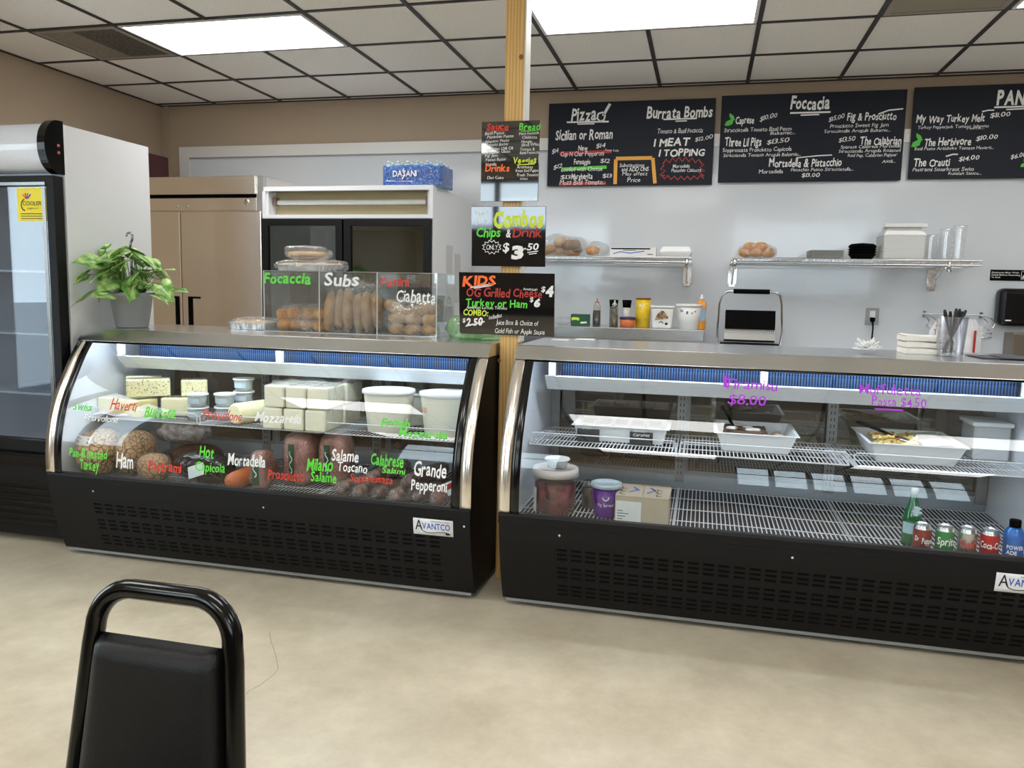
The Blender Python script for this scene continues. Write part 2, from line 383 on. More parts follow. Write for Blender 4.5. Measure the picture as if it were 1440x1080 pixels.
# ---- wooden post
WOOD = PATTERN('pine_grain', (226,186,118), (205,160,92), 'wave', 9, .55, .1, .9, .05, stretch=(2.2,2.2,.16))
po = thing('wooden_post', 'raw pine post standing between the two deli cases', 'post', (3.162,-2.3,0))
MB().box(3.118, 3.206, -2.35, -2.25, 0, CEIL-.008).build('post_body', WOOD, po, bevel=.003)
MB().box(3.2062, 3.2125, -2.349, -2.251, 1.16, CEIL-.009).build('edge_strip', M('pale_edge_strip', (226,224,218), .5), po, label='pale strip on the side of the post')
kn = MB(); p = at_y(733, 80, -2.351); kn.lathe([(0,0),(.011,.0)], (0,0,0), 14)
kn.v = [(p.x+x, -2.3512, p.z+y*1.1) for x, y, z in kn.v]; kn.build('knot', M('wood_knot', (140,92,50), .6), po)
k2 = MB(); p = at_y(702, 507, -2.351); k2.lathe([(0,0),(.009,.0)], (0,0,0), 14)
k2.v = [(p.x+x, -2.3512, p.z+y*1.1) for x, y, z in k2.v]; k2.build('knot', MATS['wood_knot'], po)
# ================================================================== DELI CASES
GCURVE = [(-2.745,.452),(-2.7435,.55),(-2.731,.65),(-2.704,.75),(-2.661,.85),(-2.602,.95),(-2.551,1.03),(-2.500,1.094)]
def gy(z):
    if z <= GCURVE[0][1]: return GCURVE[0][0]
    for (a, za), (b, zb) in zip(GCURVE, GCURVE[1:]):
        if z <= zb: return a+(b-a)*(z-za)/(zb-za)
    return GCURVE[-1][0]
def smoothcurve(c, n=5):
    out = []
    for i in range(len(c)-1):
        p0 = c[max(0,i-1)]; p1 = c[i]; p2 = c[i+1]; p3 = c[min(len(c)-1,i+2)]
        for k in range(n):
            t = k/n
            out.append(tuple(.5*((2*p1[q])+(-p0[q]+p2[q])*t+(2*p0[q]-5*p1[q]+4*p2[q]-p3[q])*t*t+(-p0[q]+3*p1[q]-3*p2[q]+p3[q])*t**3) for q in (0,1)))
    return out+[c[-1]]
GS = smoothcurve(GCURVE)
SKIRT = smoothcurve([(-2.652,.035),(-2.690,.13),(-2.722,.25),(-2.742,.34),(-2.748,.405)])
GLASSC = GLASS('curved_case_glass', (250,253,253), .055, power=4)
LINER = M('case_liner_white', (226,230,236), .4, 0, .02)
FIN = PATTERN('coil_fins', (10,22,46), (66,104,150), 'wave', 26, .35, .3, .7, .2, .5, stretch=(1,.02,.02), dist=0)
LEDM = EMIT('led_tube', (225,238,255), TUBE_STRENGTH)
GREYAL = M('grey_aluminium', (150,152,152), .4, .6, .05)
DIMTINT = GLASS('rear_door_glass', (150,149,144), .09)  # dark tint stands in for the dim room behind the doors
def at_glass(u, v, off=.0035):
    y = -2.7
    for _ in range(12): p = at_y(u, v, y); y = gy(p.z)-off
    return at_y(u, v, y)
def wire_rack(mb, x0, x1, y0, y1, z, pitch, r=.0024, lip=0):
    n = int((x1-x0)/pitch)
    for i in range(1, n): x = x0+(x1-x0)*i/n; mb.box(x-r, x+r, y0, y1, z-r, z+r)
    for k in range(5): y = y0+(y1-y0)*k/4; q = r*1.6 if k in (0,4) else r*1.2; mb.box(x0, x1, y-q, y+q, z-q*2, z-.0003)
    for x in (x0, x1): mb.box(x-r*1.6, x+r*1.6, y0, y1, z-r*2.5, z+r*1.5)
    if lip:
        mb.tube([(x0+.004,y0+.012,z),(x0+.004,y0+.010,z+lip-.012),(x0+.014,y0+.008,z+lip),(x1-.014,y0+.008,z+lip),(x1-.004,y0+.010,z+lip-.012),(x1-.004,y0+.012,z)], .0028, 6)
def deli_case(x0, x1, label, secs, logo_u, cols, sy=0):
    r = thing('deli_case', label, 'refrigerated display case', ((x0+x1)/2, -2.3, 0)); yb = -1.85
    ES, EB = .05, .04                                     # steel strip, black frame widths
    # lower body
    b = MB(); b.prism(SKIRT+[(yb,.405),(yb,.035)], x0+.004, x1-.004); b.build('base_panel', BLACK, r)
    MB().box(x0+.02, x1-.02, -2.655, -2.650, .022, .035).build('kick_strip', GREYAL, r)
    rail = MB(); rail.prism([(-2.7505,.405),(-2.752,.44),(-2.742,.4525),(-2.715,.452),(-2.715,.405)], x0+.002, x1-.002); rail.build('front_rail', BLACK, r, bevel=.002)
    for fx in (x0+.12, x1-.09):
        for fy in (-2.6, -1.95):
            q = MB(); q.cyl((fx,fy,0), .018, .012, 12); q.cyl((fx,fy,.012), .008, .025, 10); q.build('leg', STEEL, r)
    # louvre slots cut in three bands, then a short one
    sl = MB(); n = cols
    def sky(z):
        for (a, za), (c, zc) in zip(SKIRT, SKIRT[1:]):
            if za <= z <= zc: return a+(c-a)*(z-za)/(zc-za)
        return SKIRT[0][0]
    rows = [.305,.283,.261, .218,.196,.174, .131,.109,.087]
    xa, xb = x0+.28, x1-.17
    for i in range(n):
        xc = xa+(xb-xa)*i/(n-1)
        for z in rows:
            y = sky(z)-.0012; sl.box(xc-.022, xc+.022, y, y+.004, z-.0048, z+.0048)
    sl.build('vent_slots', BLACKMATTE, r)
    sc = MB()
    for fx in (x0+.27, (x0+x1)/2+.1, x1-.03):
        sc.add([(fx+.005*math.cos(a), sky(.37)-.002, .372+.005*math.sin(a)) for a in [k*math.pi/4 for k in range(8)]], [tuple(range(8))])
    sc.build('screws', STEEL, r)
    # end panels: black cheeks, white inside, steel strip + black gasket along the curve
    for s, (xa_, xb_) in ((0,(x0, x0+ES)), (1,(x1-ES, x1))):
        prof = [(-2.748,.4055)]+[(y-.001,z) for y, z in GS]+[(yb,1.094),(yb,.4055)]
        MB().prism(prof, xa_+.0005, xb_-.0005).build('end_panel', BLACK, r)
        MB().strip([(y-.0035,z) for y, z in GS], xa_, xb_).build('edge_strip', STEELW, r, solid=.004, label='brushed steel strip along the curved edge')
        xi = xb_ if s == 0 else xa_; d = .002 if s == 0 else -.002
        MB().prism([(-2.70,.43)]+[(y+.03,z) for y, z in GS[2:-2]]+[(-2.46,1.085),(yb+.03,1.085),(yb+.03,.39),(-2.70,.39)], xi+d*.2, xi+d).build('liner', LINER, r)
        MB().strip([(y-.0028,z) for y, z in GS], *( (xi, xi+EB) if s == 0 else (xi-EB, xi))).build('gasket', BLACKGLOSS, r, solid=.005)
    xi0, xi1 = x0+ES, x1-ES
    gl = MB().strip(GS, xi0+.001, xi1-.001).build('front_glass', GLASSC, r)
    # black strips above and below the glass
    g = MB(); g.strip([(y-.003,z) for y, z in GS[-2:]], xi0+.02, xi1-.02); g.build('gasket', BLACKGLOSS, r, solid=.004)
    # top slab
    s = MB(); s.prism([(-2.512,1.095),(-2.505,1.0945),(-2.40,1.0945),(yb-.0,1.0945),(yb+.02,1.1),(yb+.02,1.1545),(-2.452,1.1545),(-2.459,1.153)], x0-.002, x1+.002)
    s.build('top_slab', STEEL, r, bevel=.002)
    # floor liner, rear wall: bottom sill, sliding glass, header
    li = MB(); li.box(xi0+.003, xi1-.003, -2.712, yb+.01, .3855, .3955); li.build('deck_pan', M('deck_pan_grey', (124,130,134), .5, .2), r)
    MB().box(xi0+.003, xi1-.003, yb-.028, yb+.012, .396, .475).build('rear_sill', M('rear_sill_alu', (178,184,188), .35, .5), r)
    MB().box(xi0+.003, xi1-.003, yb-.03, yb+.012, 1.02, 1.094).build('rear_header', LINER, r)
    up = MB()
    for x in [xi0+.03]+[(a[1]+b_[0])/2 for a, b_ in zip(secs, secs[1:])]+[xi1-.03]:
        up.box(x-.024, x+.024, yb-.042, yb-.030, .44, 1.03)
        for k in range(14):
            for dx in (-.01,.01):
                pass
    up.build('shelf_upright', GREYAL, r)
    usl = MB()
    for x in [(a[1]+b_[0])/2 for a, b_ in zip(secs, secs[1:])]:
        for k in range(16):
            for dx in (-.008,.008): usl.box(x+dx-.002, x+dx+.002, yb-.0428, yb-.0419, .48+k*.032, .496+k*.032)
    usl.build('upright_slots', BLACKMATTE, r)
    nd = 3
    for k in range(nd):
        a = xi0+.004+(xi1-xi0-.008)*k/nd; b_ = xi0+.004+(xi1-xi0-.008)*(k+1)/nd; y = yb-.012+(.014 if k%2 else 0)
        d = MB().box(a+.02, b_-.02, y-.002, y+.002, .495, 1.0).build('rear_door', DIMTINT, r)
        fr = MB(); fr.box(a,a+.02,y-.005,y+.005,.476,1.019); fr.box(b_-.02,b_,y-.005,y+.005,.476,1.019); fr.box(a+.02,b_-.02,y-.005,y+.005,.476,.495); fr.box(a+.02,b_-.02,y-.005,y+.005,1.0,1.019)
        fr.build('door_frame', GREYAL, d)
    # evaporator and drip pan with lamp
    MB().box(xi0+.12, xi1-.05, -2.26, -1.99, .995, 1.090).build('cooling_coil', FIN, r)
    MB().prism([(-2.372,1.008),(-2.305,.940),(-1.96,.940),(-1.96,.99),(-1.968,.99),(-1.968,.948),(-2.301,.948),(-2.352,1.000),(-2.352,1.012),(-2.368,1.012)], xi0+.065, xi1-.012).build('drip_pan', M('drip_pan_white', (222,226,230), .4), r)
    MB().tube([(xi0+.05,-2.452,1.0868),(xi1-.05,-2.452,1.0868)], .0062, 10).build('lamp_tube', LEDM, r)
    cl = MB()
    for x in (xi0+.10, (xi0+xi1)/2-.02, xi1-.06): cl.box(x-.014, x+.014, -2.39, -2.36, 1.0125, 1.094)
    cl.build('lamp_clip', WHITEP, r)
    # shelves and deck racks
    for k, (a, b_) in enumerate(secs):
        sh = MB(); wire_rack(sh, a, b_, -2.435+sy, -1.96+sy, .700, .0165 if not sy else .021, .0018 if not sy else .0012, .05); sh.build('wire_shelf', WIREW, r)
        br = MB()
        for x in (a+.02, b_-.02): br.prism([(-2.40+sy,.694),(-1.90,.694),(-1.90,.64),(-1.93,.64),(-2.38+sy,.685)], x-.002, x+.002)
        br.build('shelf_bracket', LINER, r)
        dk = MB(); wire_rack(dk, a-.01, b_+.01, -2.68, -1.90, .408, .0185 if not sy else .021, .0021 if not sy else .0014); dk.build('deck_rack', WIREW, r)
    # maker's plate with its lettering
    u0, v0, u1, v1 = logo_u
    a = at_y(u0, v0, -2.75); c = at_y(u1, v1, -2.75); zc = (a.z+c.z)/2; y = sky(min(.4,zc))-.004
    zt, zb = a.z, c.z
    wl = .185; hl = .075; zt = .392; zb = zt-hl; xa = a.x
    def pl(sx, sz, o=0): z = zb+sz; return (xa+sx, sky(min(.404,z))-.0035-o, z)
    lp = MB(); lp.grid(lambda i, j: pl(i*wl, j*hl), 1, 5); pobj = lp.build('maker_plate', M('white_plate', (235,236,238), .35), r, solid=.002, label='white plate with blue and black lettering')
    t = MB(); P = lambda x, z: pl(x, z, .0022)
    write(t, 'A', P, .010, .022, .034, .050, .0, 0, ci=BK, slant=0)
    write(t, 'VANTCO', P, .042, .028, .130, .030, .012, 0, ci=BL, slant=.2)
    write(t, 'REFRIGERATION', P, .082, .0625, .088, .006, .0, 0, ci=BK)
    stroke(t, [(.032,.05),(.036,.03),(.046,.017),(.065,.011),(.09,.012),(.12,.0165),(.15,.018),(.166,.014)], .0035, P, BK)
    stroke(t, [(.150,.012),(.16,.010),(.168,.0115),(.17,.014)], .008, P, BK)
    t.build('lettering', PALETTE, pobj)
    return r, gl
CL, GLL = deli_case(.892, 3.106, 'low black deli case filled with cheeses and cold cuts, topped by a potted plant',
    [(.955,1.595),(1.605,2.285),(2.30,3.035)], (581,722,639,748), 28, -.09)
CR, GLR = deli_case(3.229, 5.443, 'nearly empty black deli case with a few pans and drink cans',
    [(3.292,3.958),(3.972,4.675),(4.692,5.375)], (1402,800,1460,830), 30)
def glass_text(lines, parent):
    t = MB()
    for text, u0, v0, u1, cap, ci, bold in lines:
        a = at_glass(u0, v0); b = at_glass(u1, v0); s = (b-a).length/(u1-u0)
        ci_, w = ci, abs(b.x-a.x)
        place = lambda x, z: (x, gy(z)-.0032, z)
        write(t, text, place, a.x, a.z, w, cap*s, bold, 1.0, ci=ci_)
    return t.build('lettering', PALETTE, parent)
glass_text([('Swiss',102,576,128,9,GR,.01),('Haverti',154,576,191,13,RD,.01),('Provolone',118,591,166,8,WH,0),('Burrata',202,586,246,14,GR,.025),('Provolone',284,588,340,12,RD,.01),
    ('Mozzarella',358,592,424,12,WH,.01),('Fresh',535,599,576,11,GR,.025),('Mozzarella',560,613,629,10,GR,.025),
    ('Pan-Roasted',97,642,150,11,GR,.015),('Turkey',112,660,139,13,GR,.015),('Ham',163,656,187,19,WH,.02),('Pastrami',208,661,255,13,RD,.02),
    ('Hot',280,643,300,15,GR,.02),('Capicola',274,661,316,12,GR,.015),('Mortadella',320,653,373,15,WH,.02),('Prosciutto',377,673,428,13,RD,.015),
    ('Milano',431,661,468,17,GR,.02),('Salame',437,676,473,13,GR,.02),('Salame',466,647,504,15,WH,.02),('Toscano',474,662,516,12,WH,.015),
    ('Calabrese',521,654,567,16,GR,.02),('Salami',537,665,569,8,GR,.02),('Soppressata',492,676,552,10,RD,.01),('Grande',581,668,627,19,WH,.02),('Pepperoni',578,688,628,15,WH,.02)], GLL)
glass_text([('Tiramisu',1017,546,1093,14,PU,.01),('$8.00',1023,568,1077,14,PU,.005),('Muffuletta',1208,553,1295,15,PU,.005),('Pasta $4.50',1226,570,1302,13,PU,.005)], GLR)
mm = MB(); P_ = lambda x, z: (x, gy(z)-.0031, z)
a = at_glass(1020,528); b = at_glass(1020,545); stroke(mm, [(a.x,a.z),(b.x,b.z)], .016, P_, PU)
a = at_glass(1230,575); b = at_glass(1270,575); stroke(mm, [(a.x,a.z),(b.x,a.z)], .006, P_, PU)
mm.build('marker_strokes', PALETTE, GLR)
# ================================================================== REFRIGERATORS
def tw(text_lines, plane_y, parent, name='lettering', off=.002):
    """lines given by where they stand in the frame, written on the upright plane y"""
    t = MB(); place = lambda x, z: (x, plane_y-off, z)
    for text, u0, v0, u1, cap, ci, bold, *rise in lines_iter(text_lines):
        a = at_y(u0, v0, plane_y); b = at_y(u1, v0, plane_y); s = (b.x-a.x)/(u1-u0)
        write(t, text, place, a.x, a.z, b.x-a.x, cap*s, bold, 1.0, rise[0] if rise else 0, ci)
    return t, place
def lines_iter(l): return l
# ---- glass door cooler at the picture's edge
GFR = M('door_frame_chrome', (120,118,114), .25, .9, .05)
co = thing('glass_door_cooler', 'tall white glass-door cooler with yellow sticker and two red buttons', 'refrigerator', (.51,-2.2,0))
X0, X1, YB_, YF_ = .17, .85, -1.868, -2.50
m = MB(); m.box(X0, X0+.03, YF_, YB_, .06, 2.185); m.box(X1-.03, X1, YF_, YB_, .06, 2.185); m.box(X0+.03, X1-.03, YB_-.03, YB_, .06, 2.185); m.box(X0+.03, X1-.03, YF_, YB_-.03, 2.14, 2.185); m.box(X0+.03, X1-.03, YF_, YB_-.03, .06, .50)
m.box(X0+.03, X1-.03, YF_, YB_-.03, 1.92, 1.96)
m.build('cabinet', WHITE, co)
MB().box(X0+.03, X1-.03, YF_, YB_-.03, 1.961, 2.139).build('header_box', WHITE, co)
# header: bulging white sign panel with black end caps
hp = smoothcurve([(-2.50,1.945),(-2.545,1.95),(-2.585,1.99),(-2.605,2.06),(-2.592,2.13),(-2.555,2.178),(-2.50,2.19)])
MB().prism(hp+[(-2.4995,2.19),(-2.4995,1.945)], X0+.02, X1-.045).build('sign_panel', M('sign_panel_white', (222,224,230), .12, 0, .02), co)
cp = MB(); cap = [(-2.4995,1.935),(-2.55,1.938),(-2.60,1.98),(-2.622,2.06),(-2.608,2.14),(-2.562,2.192),(-2.4995,2.2)]
cp.prism(smoothcurve(cap)+[(-2.4993,2.0)], X1-.045, X1+.001); e = cp.build('end_cap', BLACKGLOSS, co)
for z in (2.075, 2.04):
    q = MB(); q.lathe([(0,.003),(.007,.003),(.008,0),(.008,-.004)], (0,0,0), 12); q.v = [(X1+.001+zz, -2.535+xx, z+yy) for xx, yy, zz in q.v]; q.build('button', M('button_red', (196,96,92), .4), e)
dr = MB(); dr.box(X0+.01, X1-.001, -2.575, -2.512, 1.875, 1.925); dr.box(X0+.01, X1-.001, -2.575, -2.512, .50, .56); dr.box(X0+.01, X0+.06, -2.575, -2.512, .56, 1.875); dr.box(X1-.05, X1-.001, -2.575, -2.512, .56, 1.875)
d = dr.build('door', BLACK, co, bevel=.004)
MB().box(X0+.06, X1-.05, -2.556, -2.550, .56, 1.875).build('glass_pane', GLASS('cooler_glass', (226,232,238), .06), d)
ch = MB(); ch.box(X1-.072, X1-.051, -2.5795, -2.5755, .565, 1.87); ch.box(X0+.06, X1-.05, -2.5796, -2.5756, 1.876, 1.892); ch.build('chrome_trim', GFR, d)
st = at_y(33,274,-2.566); s2 = at_y(73,320,-2.566)
sk = MB().box(.575+.03, .755+.03, -2.5575, -2.5563, 1.70, 1.865).build('sticker', M('sticker_yellow', (244,224,44), .5), d, label='yellow sticker with dark lettering')
t = MB(); P = lambda x, z: (.605+x, -2.559, 1.70+z)
write(t, 'COOLER', P, .035, .078, .115, .022, .0, 0, ci=BK, slant=0); write(t, 'DEPOT', P, .062, .058, .07, .009, 0, 0, ci=BK, slant=0)
stroke(t, [(.045,.11),(.028,.095),(.025,.075),(.034,.058),(.048,.052)], .006, P, BK)
for k, (c_, x) in enumerate(((OR,.045),(RD,.055),(PU,.066),(BL,.077))): stroke(t, [(.06+(x-.06)*.3,.112),(x+(x-.06)*.6,.142-abs(x-.06)*.5)], .007, P, c_)
for k in range(3): stroke(t, [(.02,.036-k*.012),(.16,.036-k*.012)], .0035, P, BK)
t.build('lettering', PALETTE, sk)
sh = MB()
for z in (.80, 1.12, 1.45): wire_rack(sh, X0+.04, X1-.04, -2.48, -1.93, z, .03, .003)
sh.build('wire_shelf', WIREW, co)
gr = MB(); gr.box(X0+.005, X1-.001, -2.57, YF_-.0005, .04, .485)
gr.build('base_grille', BLACK, co)
lv = MB()
for k in range(7): lv.prism([(-2.5701,.10+k*.036),(-2.584,.106+k*.036),(-2.5701,.122+k*.036)], X0+.02, X1-.02)
lv.box(X0+.006, X1-.002, -2.583, -2.5701, .43, .475); lv.build('louvre', BLACKGLOSS, co)
lk = MB().box(X1-.075, X1-.04, -2.577, -2.5701, .355, .395).build('lock_plate', GREYAL, co)
for fx in (X0+.06, X1-.06):
    for fy in (-2.52, -1.92): MB().cyl((fx,fy,0), .02, .0605, 12).build('leg', BLACK, co)
# ---- stainless two-door refrigerator
YF_ = -.80
sf = thing('steel_refrigerator', 'two-door stainless steel refrigerator in the corner behind the plant', 'refrigerator', (.27,-.4,0))
X0, X1 = -.42, .952
MB().box(X0, X1, YF_+.03, .02, .13, 2.175).build('cabinet', STEELW, sf, bevel=.004)
tp = MB(); tp.box(X0, X1-.055, YF_-.02, YF_+.0295, 2.045, 2.172); tp.build('top_panel', STEELW, sf, bevel=.003)
MB().box(X0+.001, X1-.056, YF_+.0, YF_+.029, 2.021, 2.0445).build('vent_slit', BLACKMATTE, sf)
t2 = MB(); t2.box(X0, X1-.055, YF_-.005, YF_+.0295, 1.93, 2.02); t2.build('control_panel', STEELW, sf, bevel=.002)
MB().box(X1-.054, X1, YF_-.004, YF_+.029, 1.90, 2.174).build('corner_post', STEEL, sf)
for u, v, r_ in ((347,284,.02),(249,290,.008),(264,290,.008)):
    p = at_y(u, v, YF_-.007); q = MB(); q.lathe([(0,.004),(r_*.6,.006),(r_,.004),(r_,-.001)], (0,0,0), 16); q.v = [(p.x+x, YF_-.006-z, p.z+y) for x, y, z in q.v]; q.build('lock' if r_ > .01 else 'button', CHROME, sf)
for a, b, hx in ((X0+.005, .281, .225), (.287, X1-.006, .345)):
    d = MB().box(a, b, YF_-.03, YF_+.029, .16, 1.922).build('door', STEELW, sf, bevel=.006)
    h = MB()
    if hx < .3: h.box(.225,.262, YF_-.0318, YF_-.0302, .86, 1.29); h.box(.15,.262,YF_-.0319,YF_-.0301,1.29,1.305)
    else: h.box(.335,.375, YF_-.0318, YF_-.0302, .86, 1.29); h.box(.335,.44,YF_-.0319,YF_-.0301,1.29,1.305)
    h.build('recessed_handle', BLACKMATTE, d)
for fx in (X0+.1, X1-.1):
    for fy in (-.7, -.05): MB().cyl((fx,fy,0), .03, .1305, 12).build('leg', STEEL, sf)
tag(MB().box(-.50, -.20, -.62, -.3, 2.1755, 2.40).build('storage_box', M('maroon_box', (74,30,36), .6)), 'dark maroon box on top of the corner steel refrigerator', 'box')
# ---- white two-door merchandiser with bare light box
YF_ = -.87; X0, X1 = .992, 2.258; ZT = 2.085
wf = thing('glass_door_merchandiser', 'white two-door merchandiser refrigerator with open light box and water pack on top', 'refrigerator', (1.625,-.4,0))
m = MB(); m.box(X0, X0+.04, YF_, .04, .08, ZT); m.box(X1-.04, X1, YF_, .04, .08, ZT); m.box(X0+.04, X1-.04, 0, .04, .08, ZT); m.box(X0+.04, X1-.04, YF_, 0, .08, .40); m.box(X0+.04, X1-.04, YF_, 0, ZT-.022, ZT)
m.box(X0+.04, X1-.04, YF_, 0, 1.853, 1.885)
m.build('cabinet', WHITE, wf, bevel=.003)
lb = MB(); lb.box(X0+.041, X1-.041, YF_+.10, YF_+.11, 1.886, ZT-.023)
lb.build('light_box', M('light_box_beige', (178,164,126), .6), wf)
hf = MB()
hf.box(X0+.02, X1-.0, YF_-.014, YF_-.0005, ZT-.03, ZT); hf.box(X0+.0, X1-.0, YF_-.014, YF_-.0005, 1.868, 1.893); hf.box(X0, X0+.022, YF_-.0139, YF_-.0005, 1.893, ZT-.03); hf.box(X1-.024, X1, YF_-.0139, YF_-.0005, 1.893, ZT-.03)
hf.build('header_frame', WHITE, wf)
tb = MB(); tb.tube([(X0+.075, YF_+.07, 1.985), (X1-.075, YF_+.07, 1.985)], .017, 12); tb.build('fluorescent_tube', M('tube_white', (240,242,240), .3), wf)
sk = MB()
for x in (X0+.055, X1-.062): sk.box(x-.012, x+.012, YF_+.05, YF_+.099, 1.965, 2.02)
sk.build('tube_socket', M('socket_red', (150,120,110), .6), wf)
db = MB(); rnd = random.Random(3)
for k in range(26):
    x = rnd.uniform(X0+.1, X1-.1); s_ = rnd.uniform(.004,.009); db.obox((x, YF_+rnd.uniform(.02,.08), 1.888+s_/2), (s_*2,s_*1.5,s_), (0,0,rnd.random()*3))
o = db.build('dust_debris', M('debris_brown', (120,90,70), .9), wf); o['kind'] = 'stuff'
for a, b in ((X0+.004, X0+.622), (X0+.634, X1-.004)):
    q = MB(); z0, z1 = .42, 1.862; y0, y1 = YF_-.045, YF_-.006; w = .05
    q.box(a,b,y0,y1,z1-.045,z1); q.box(a,b,y0,y1,z0,z0+.06); q.box(a,a+w,y0,y1,z0+.06,z1-.045); q.box(b-w,b,y0,y1,z0+.06,z1-.045)
    d = q.build('door', BLACK, wf, bevel=.003)
    MB().box(a+w, b-w, y0+.018, y0+.024, z0+.06, z1-.045).build('glass_pane', GLASS('merchandiser_glass', (190,200,196), .09), d)
    hd = MB(); hx = b-.03 if a < 1.2 else a+.03; hd.box(hx-.008, hx+.008, y0-.03, y0-.018, 1.0, 1.35); hd.box(hx-.007,hx+.007,y0-.018,y0,1.0,1.02); hd.box(hx-.007,hx+.007,y0-.018,y0,1.33,1.35); hd.build('handle', BLACK, d)
    if a > 1.2:
        es = at_y(600, 333, y0+.017); MB().box(es.x-.018, es.x+.018, y0+.0165, y0+.0178, es.z-.022, es.z+.022).build('energy_sticker', M('sticker_blue', (70,140,205), .5), d, label='small blue sticker')
sh = MB()
for z in (.75, 1.10, 1.42): wire_rack(sh, X0+.05, X1-.05, YF_+.08, -.03, z, .03, .003)
sh.build('wire_shelf', M('dark_wire', (110,112,112), .4), wf)
MB().box(X0+.0405, X1-.0405, -.02, -.0005, .4005, 1.8525).build('liner', M('merchandiser_liner', (190,198,194), .6), wf)
for fx in (X0+.1, X1-.1):
    for fy in (-.75, -.05): MB().cyl((fx,fy,0), .025, .0805, 12).build('leg', BLACK, wf)
for k, (yy, zz, h) in enumerate(((-.52,1.50,.42),(-.33,1.48,.36))):
    tag(MB().box(X1+.0005, X1+.0015, yy-.07, yy+.07, zz-h/2, zz+h/2).build('paper_list', M('paper_note', (206,206,204), .8, 0, .04)), ('narrow paper list taped to the white merchandiser side, nearer its doors', 'narrow paper list taped to the white merchandiser side, nearer the wall')[k], 'paper note')
# ---- shrink-wrapped water pack
wp = thing('water_bottle_pack', 'blue shrink-wrapped pack of water bottles on the white merchandiser', 'water bottles', (2.085,-.70,ZT))
BOT = M('bottle_clear_blue', (176,206,222), .1, 0, .03, 20, spec=.6)
bx0, bx1, by0, by1 = 1.875, 2.30, -.845, -.565; nx, ny = 6, 4; first = None
for i in range(nx):
    for j in range(ny):
        x = bx0+.038+(bx1-bx0-.076)*i/(nx-1); y = by0+.038+(by1-by0-.076)*j/(ny-1)
        if first is None:
            q = MB(); q.lathe([(0,.001),(.028,.001),(.031,.006),(.031,.05),(.029,.055),(.031,.06),(.031,.118),(.022,.142),(.011,.152),(.011,.156),(0,.156)], (x,y,ZT), 14); first = q.build('bottle', BOT, wp); fx, fy = x, y
            cq = MB().cyl((x,y,ZT+.1565), .0125, .014, 12).build('cap', M('cap_pale', (206,220,224), .4), first)
        else:
            c = first.copy(); COL.objects.link(c); c.location = (x-fx, y-fy, 0)
            c2 = cq.copy(); COL.objects.link(c2); c2.parent = c
WRAP = GLASS('blue_shrink_film', (60,150,220), .10, .10, .8, 40, .6, (14,96,190))
def wrapf(i, j):
    a = i*2*math.pi; z = ZT+.002+.132*j
    sx, sy = (bx1-bx0)/2+.003, (by1-by0)/2+.003; cx, cy = (bx0+bx1)/2, (by0+by1)/2
    c, s_ = math.cos(a), math.sin(a); e = .22; x = math.copysign(abs(c)**e, c)*sx; y = math.copysign(abs(s_)**e, s_)*sy
    return (cx+x, cy+y-.002*math.cos(i*80)*(1 if s_ < 0 else 0), z+(.006*math.sin(i*60) if j > .9 else 0))
wr = MB().grid(wrapf, 120, 8).build('wrap', WRAP, wp)
t = MB(); P = lambda x, z: (bx0+x, by0-.009, ZT+z)
write(t, 'DASANI', P, .085, .062, .17, .042, .012, .4, ci=WH, slant=.1); stroke(t, [(.165,.115),(.155,.10),(.17,.085),(.163,.06),(.152,.045)], .007, P, WH)
stroke(t, [(.03,.033),(.11,.033)], .003, P, WH); stroke(t, [(.13,.031),(.23,.031)], .003, P, WH)
t.build('lettering', PALETTE, wr)
# ================================================================== CHAIR
ch = thing('banquet_chair', 'black vinyl banquet chair with rounded tubular back in the foreground', 'chair', (3.16,-5.05,0))
TUBE = M('chair_black_lacquer', (5,5,5), .16, 0, .1, 20, spec=.4); VINYL = M('black_vinyl', (11,10,10), .5, 0, .12, 6, .12, 220, spec=.35)
cx0 = 3.157
def backpt(x, z): return (cx0+x, -4.80+(z-.84)*.135, z)
outline = []
zt, hw = .862, .138
for z in (.42,.55,.68,.76): outline.append((-(.1385+.082*(.80-z)), z))
R = .075
for k in range(9): a = math.pi - k*math.pi/16; outline.append((-hw+R+R*math.cos(a), zt-R+R*math.sin(a)))
left = outline; pts = left+[(-x, z) for x, z in reversed(left)]
q = MB(); q.tube([backpt(x, z) for x, z in pts], .0178, 12, flat=1.0); q.build('back_frame', TUBE, ch)
def pad(x0f, z0, z1, y, th):
    n, mm_ = 16, 16; q = MB()
    def fn(i, j, side):
        z = z0+(z1-z0)*j; w = x0f(z); x = (2*i-1)*w
        e = min(i,1-i)*2; e2 = min(j,1-j)*2; bulge = (1-(1-min(1,e*3))**2)**.5*(1-(1-min(1,e2*5))**2)**.5
        b = backpt(x, z); return (b[0], b[1]+y-(th*bulge if side else -.008*bulge), b[2])
    q.grid(lambda i, j: fn(i, j, 1), n, mm_); q.grid(lambda i, j: fn(i, j, 0), n, mm_); return q
pad(lambda z: (.1265)+.082*(.80-z), .50, .785, -.008, .030).build('backrest', VINYL, ch, weld=True)
sx0, sx1 = -.19, .19
se = MB()
def seatf(i, j):
    x = -.195+.39*i; y = -4.86-.40*j; e = min(i,1-i)*2; f = min(j,1-j)*2; b = (1-(1-min(1,e*4))**2)**.5*(1-(1-min(1,f*4))**2)**.5
    return (cx0+x, y, .43+.045*b)
se.grid(seatf, 16, 16); se.add([(cx0-.195,-4.86,.43),(cx0+.195,-4.86,.43),(cx0+.195,-5.26,.43),(cx0-.195,-5.26,.43)], [(0,1,2,3)]); se.build('seat', VINYL, ch, weld=True)
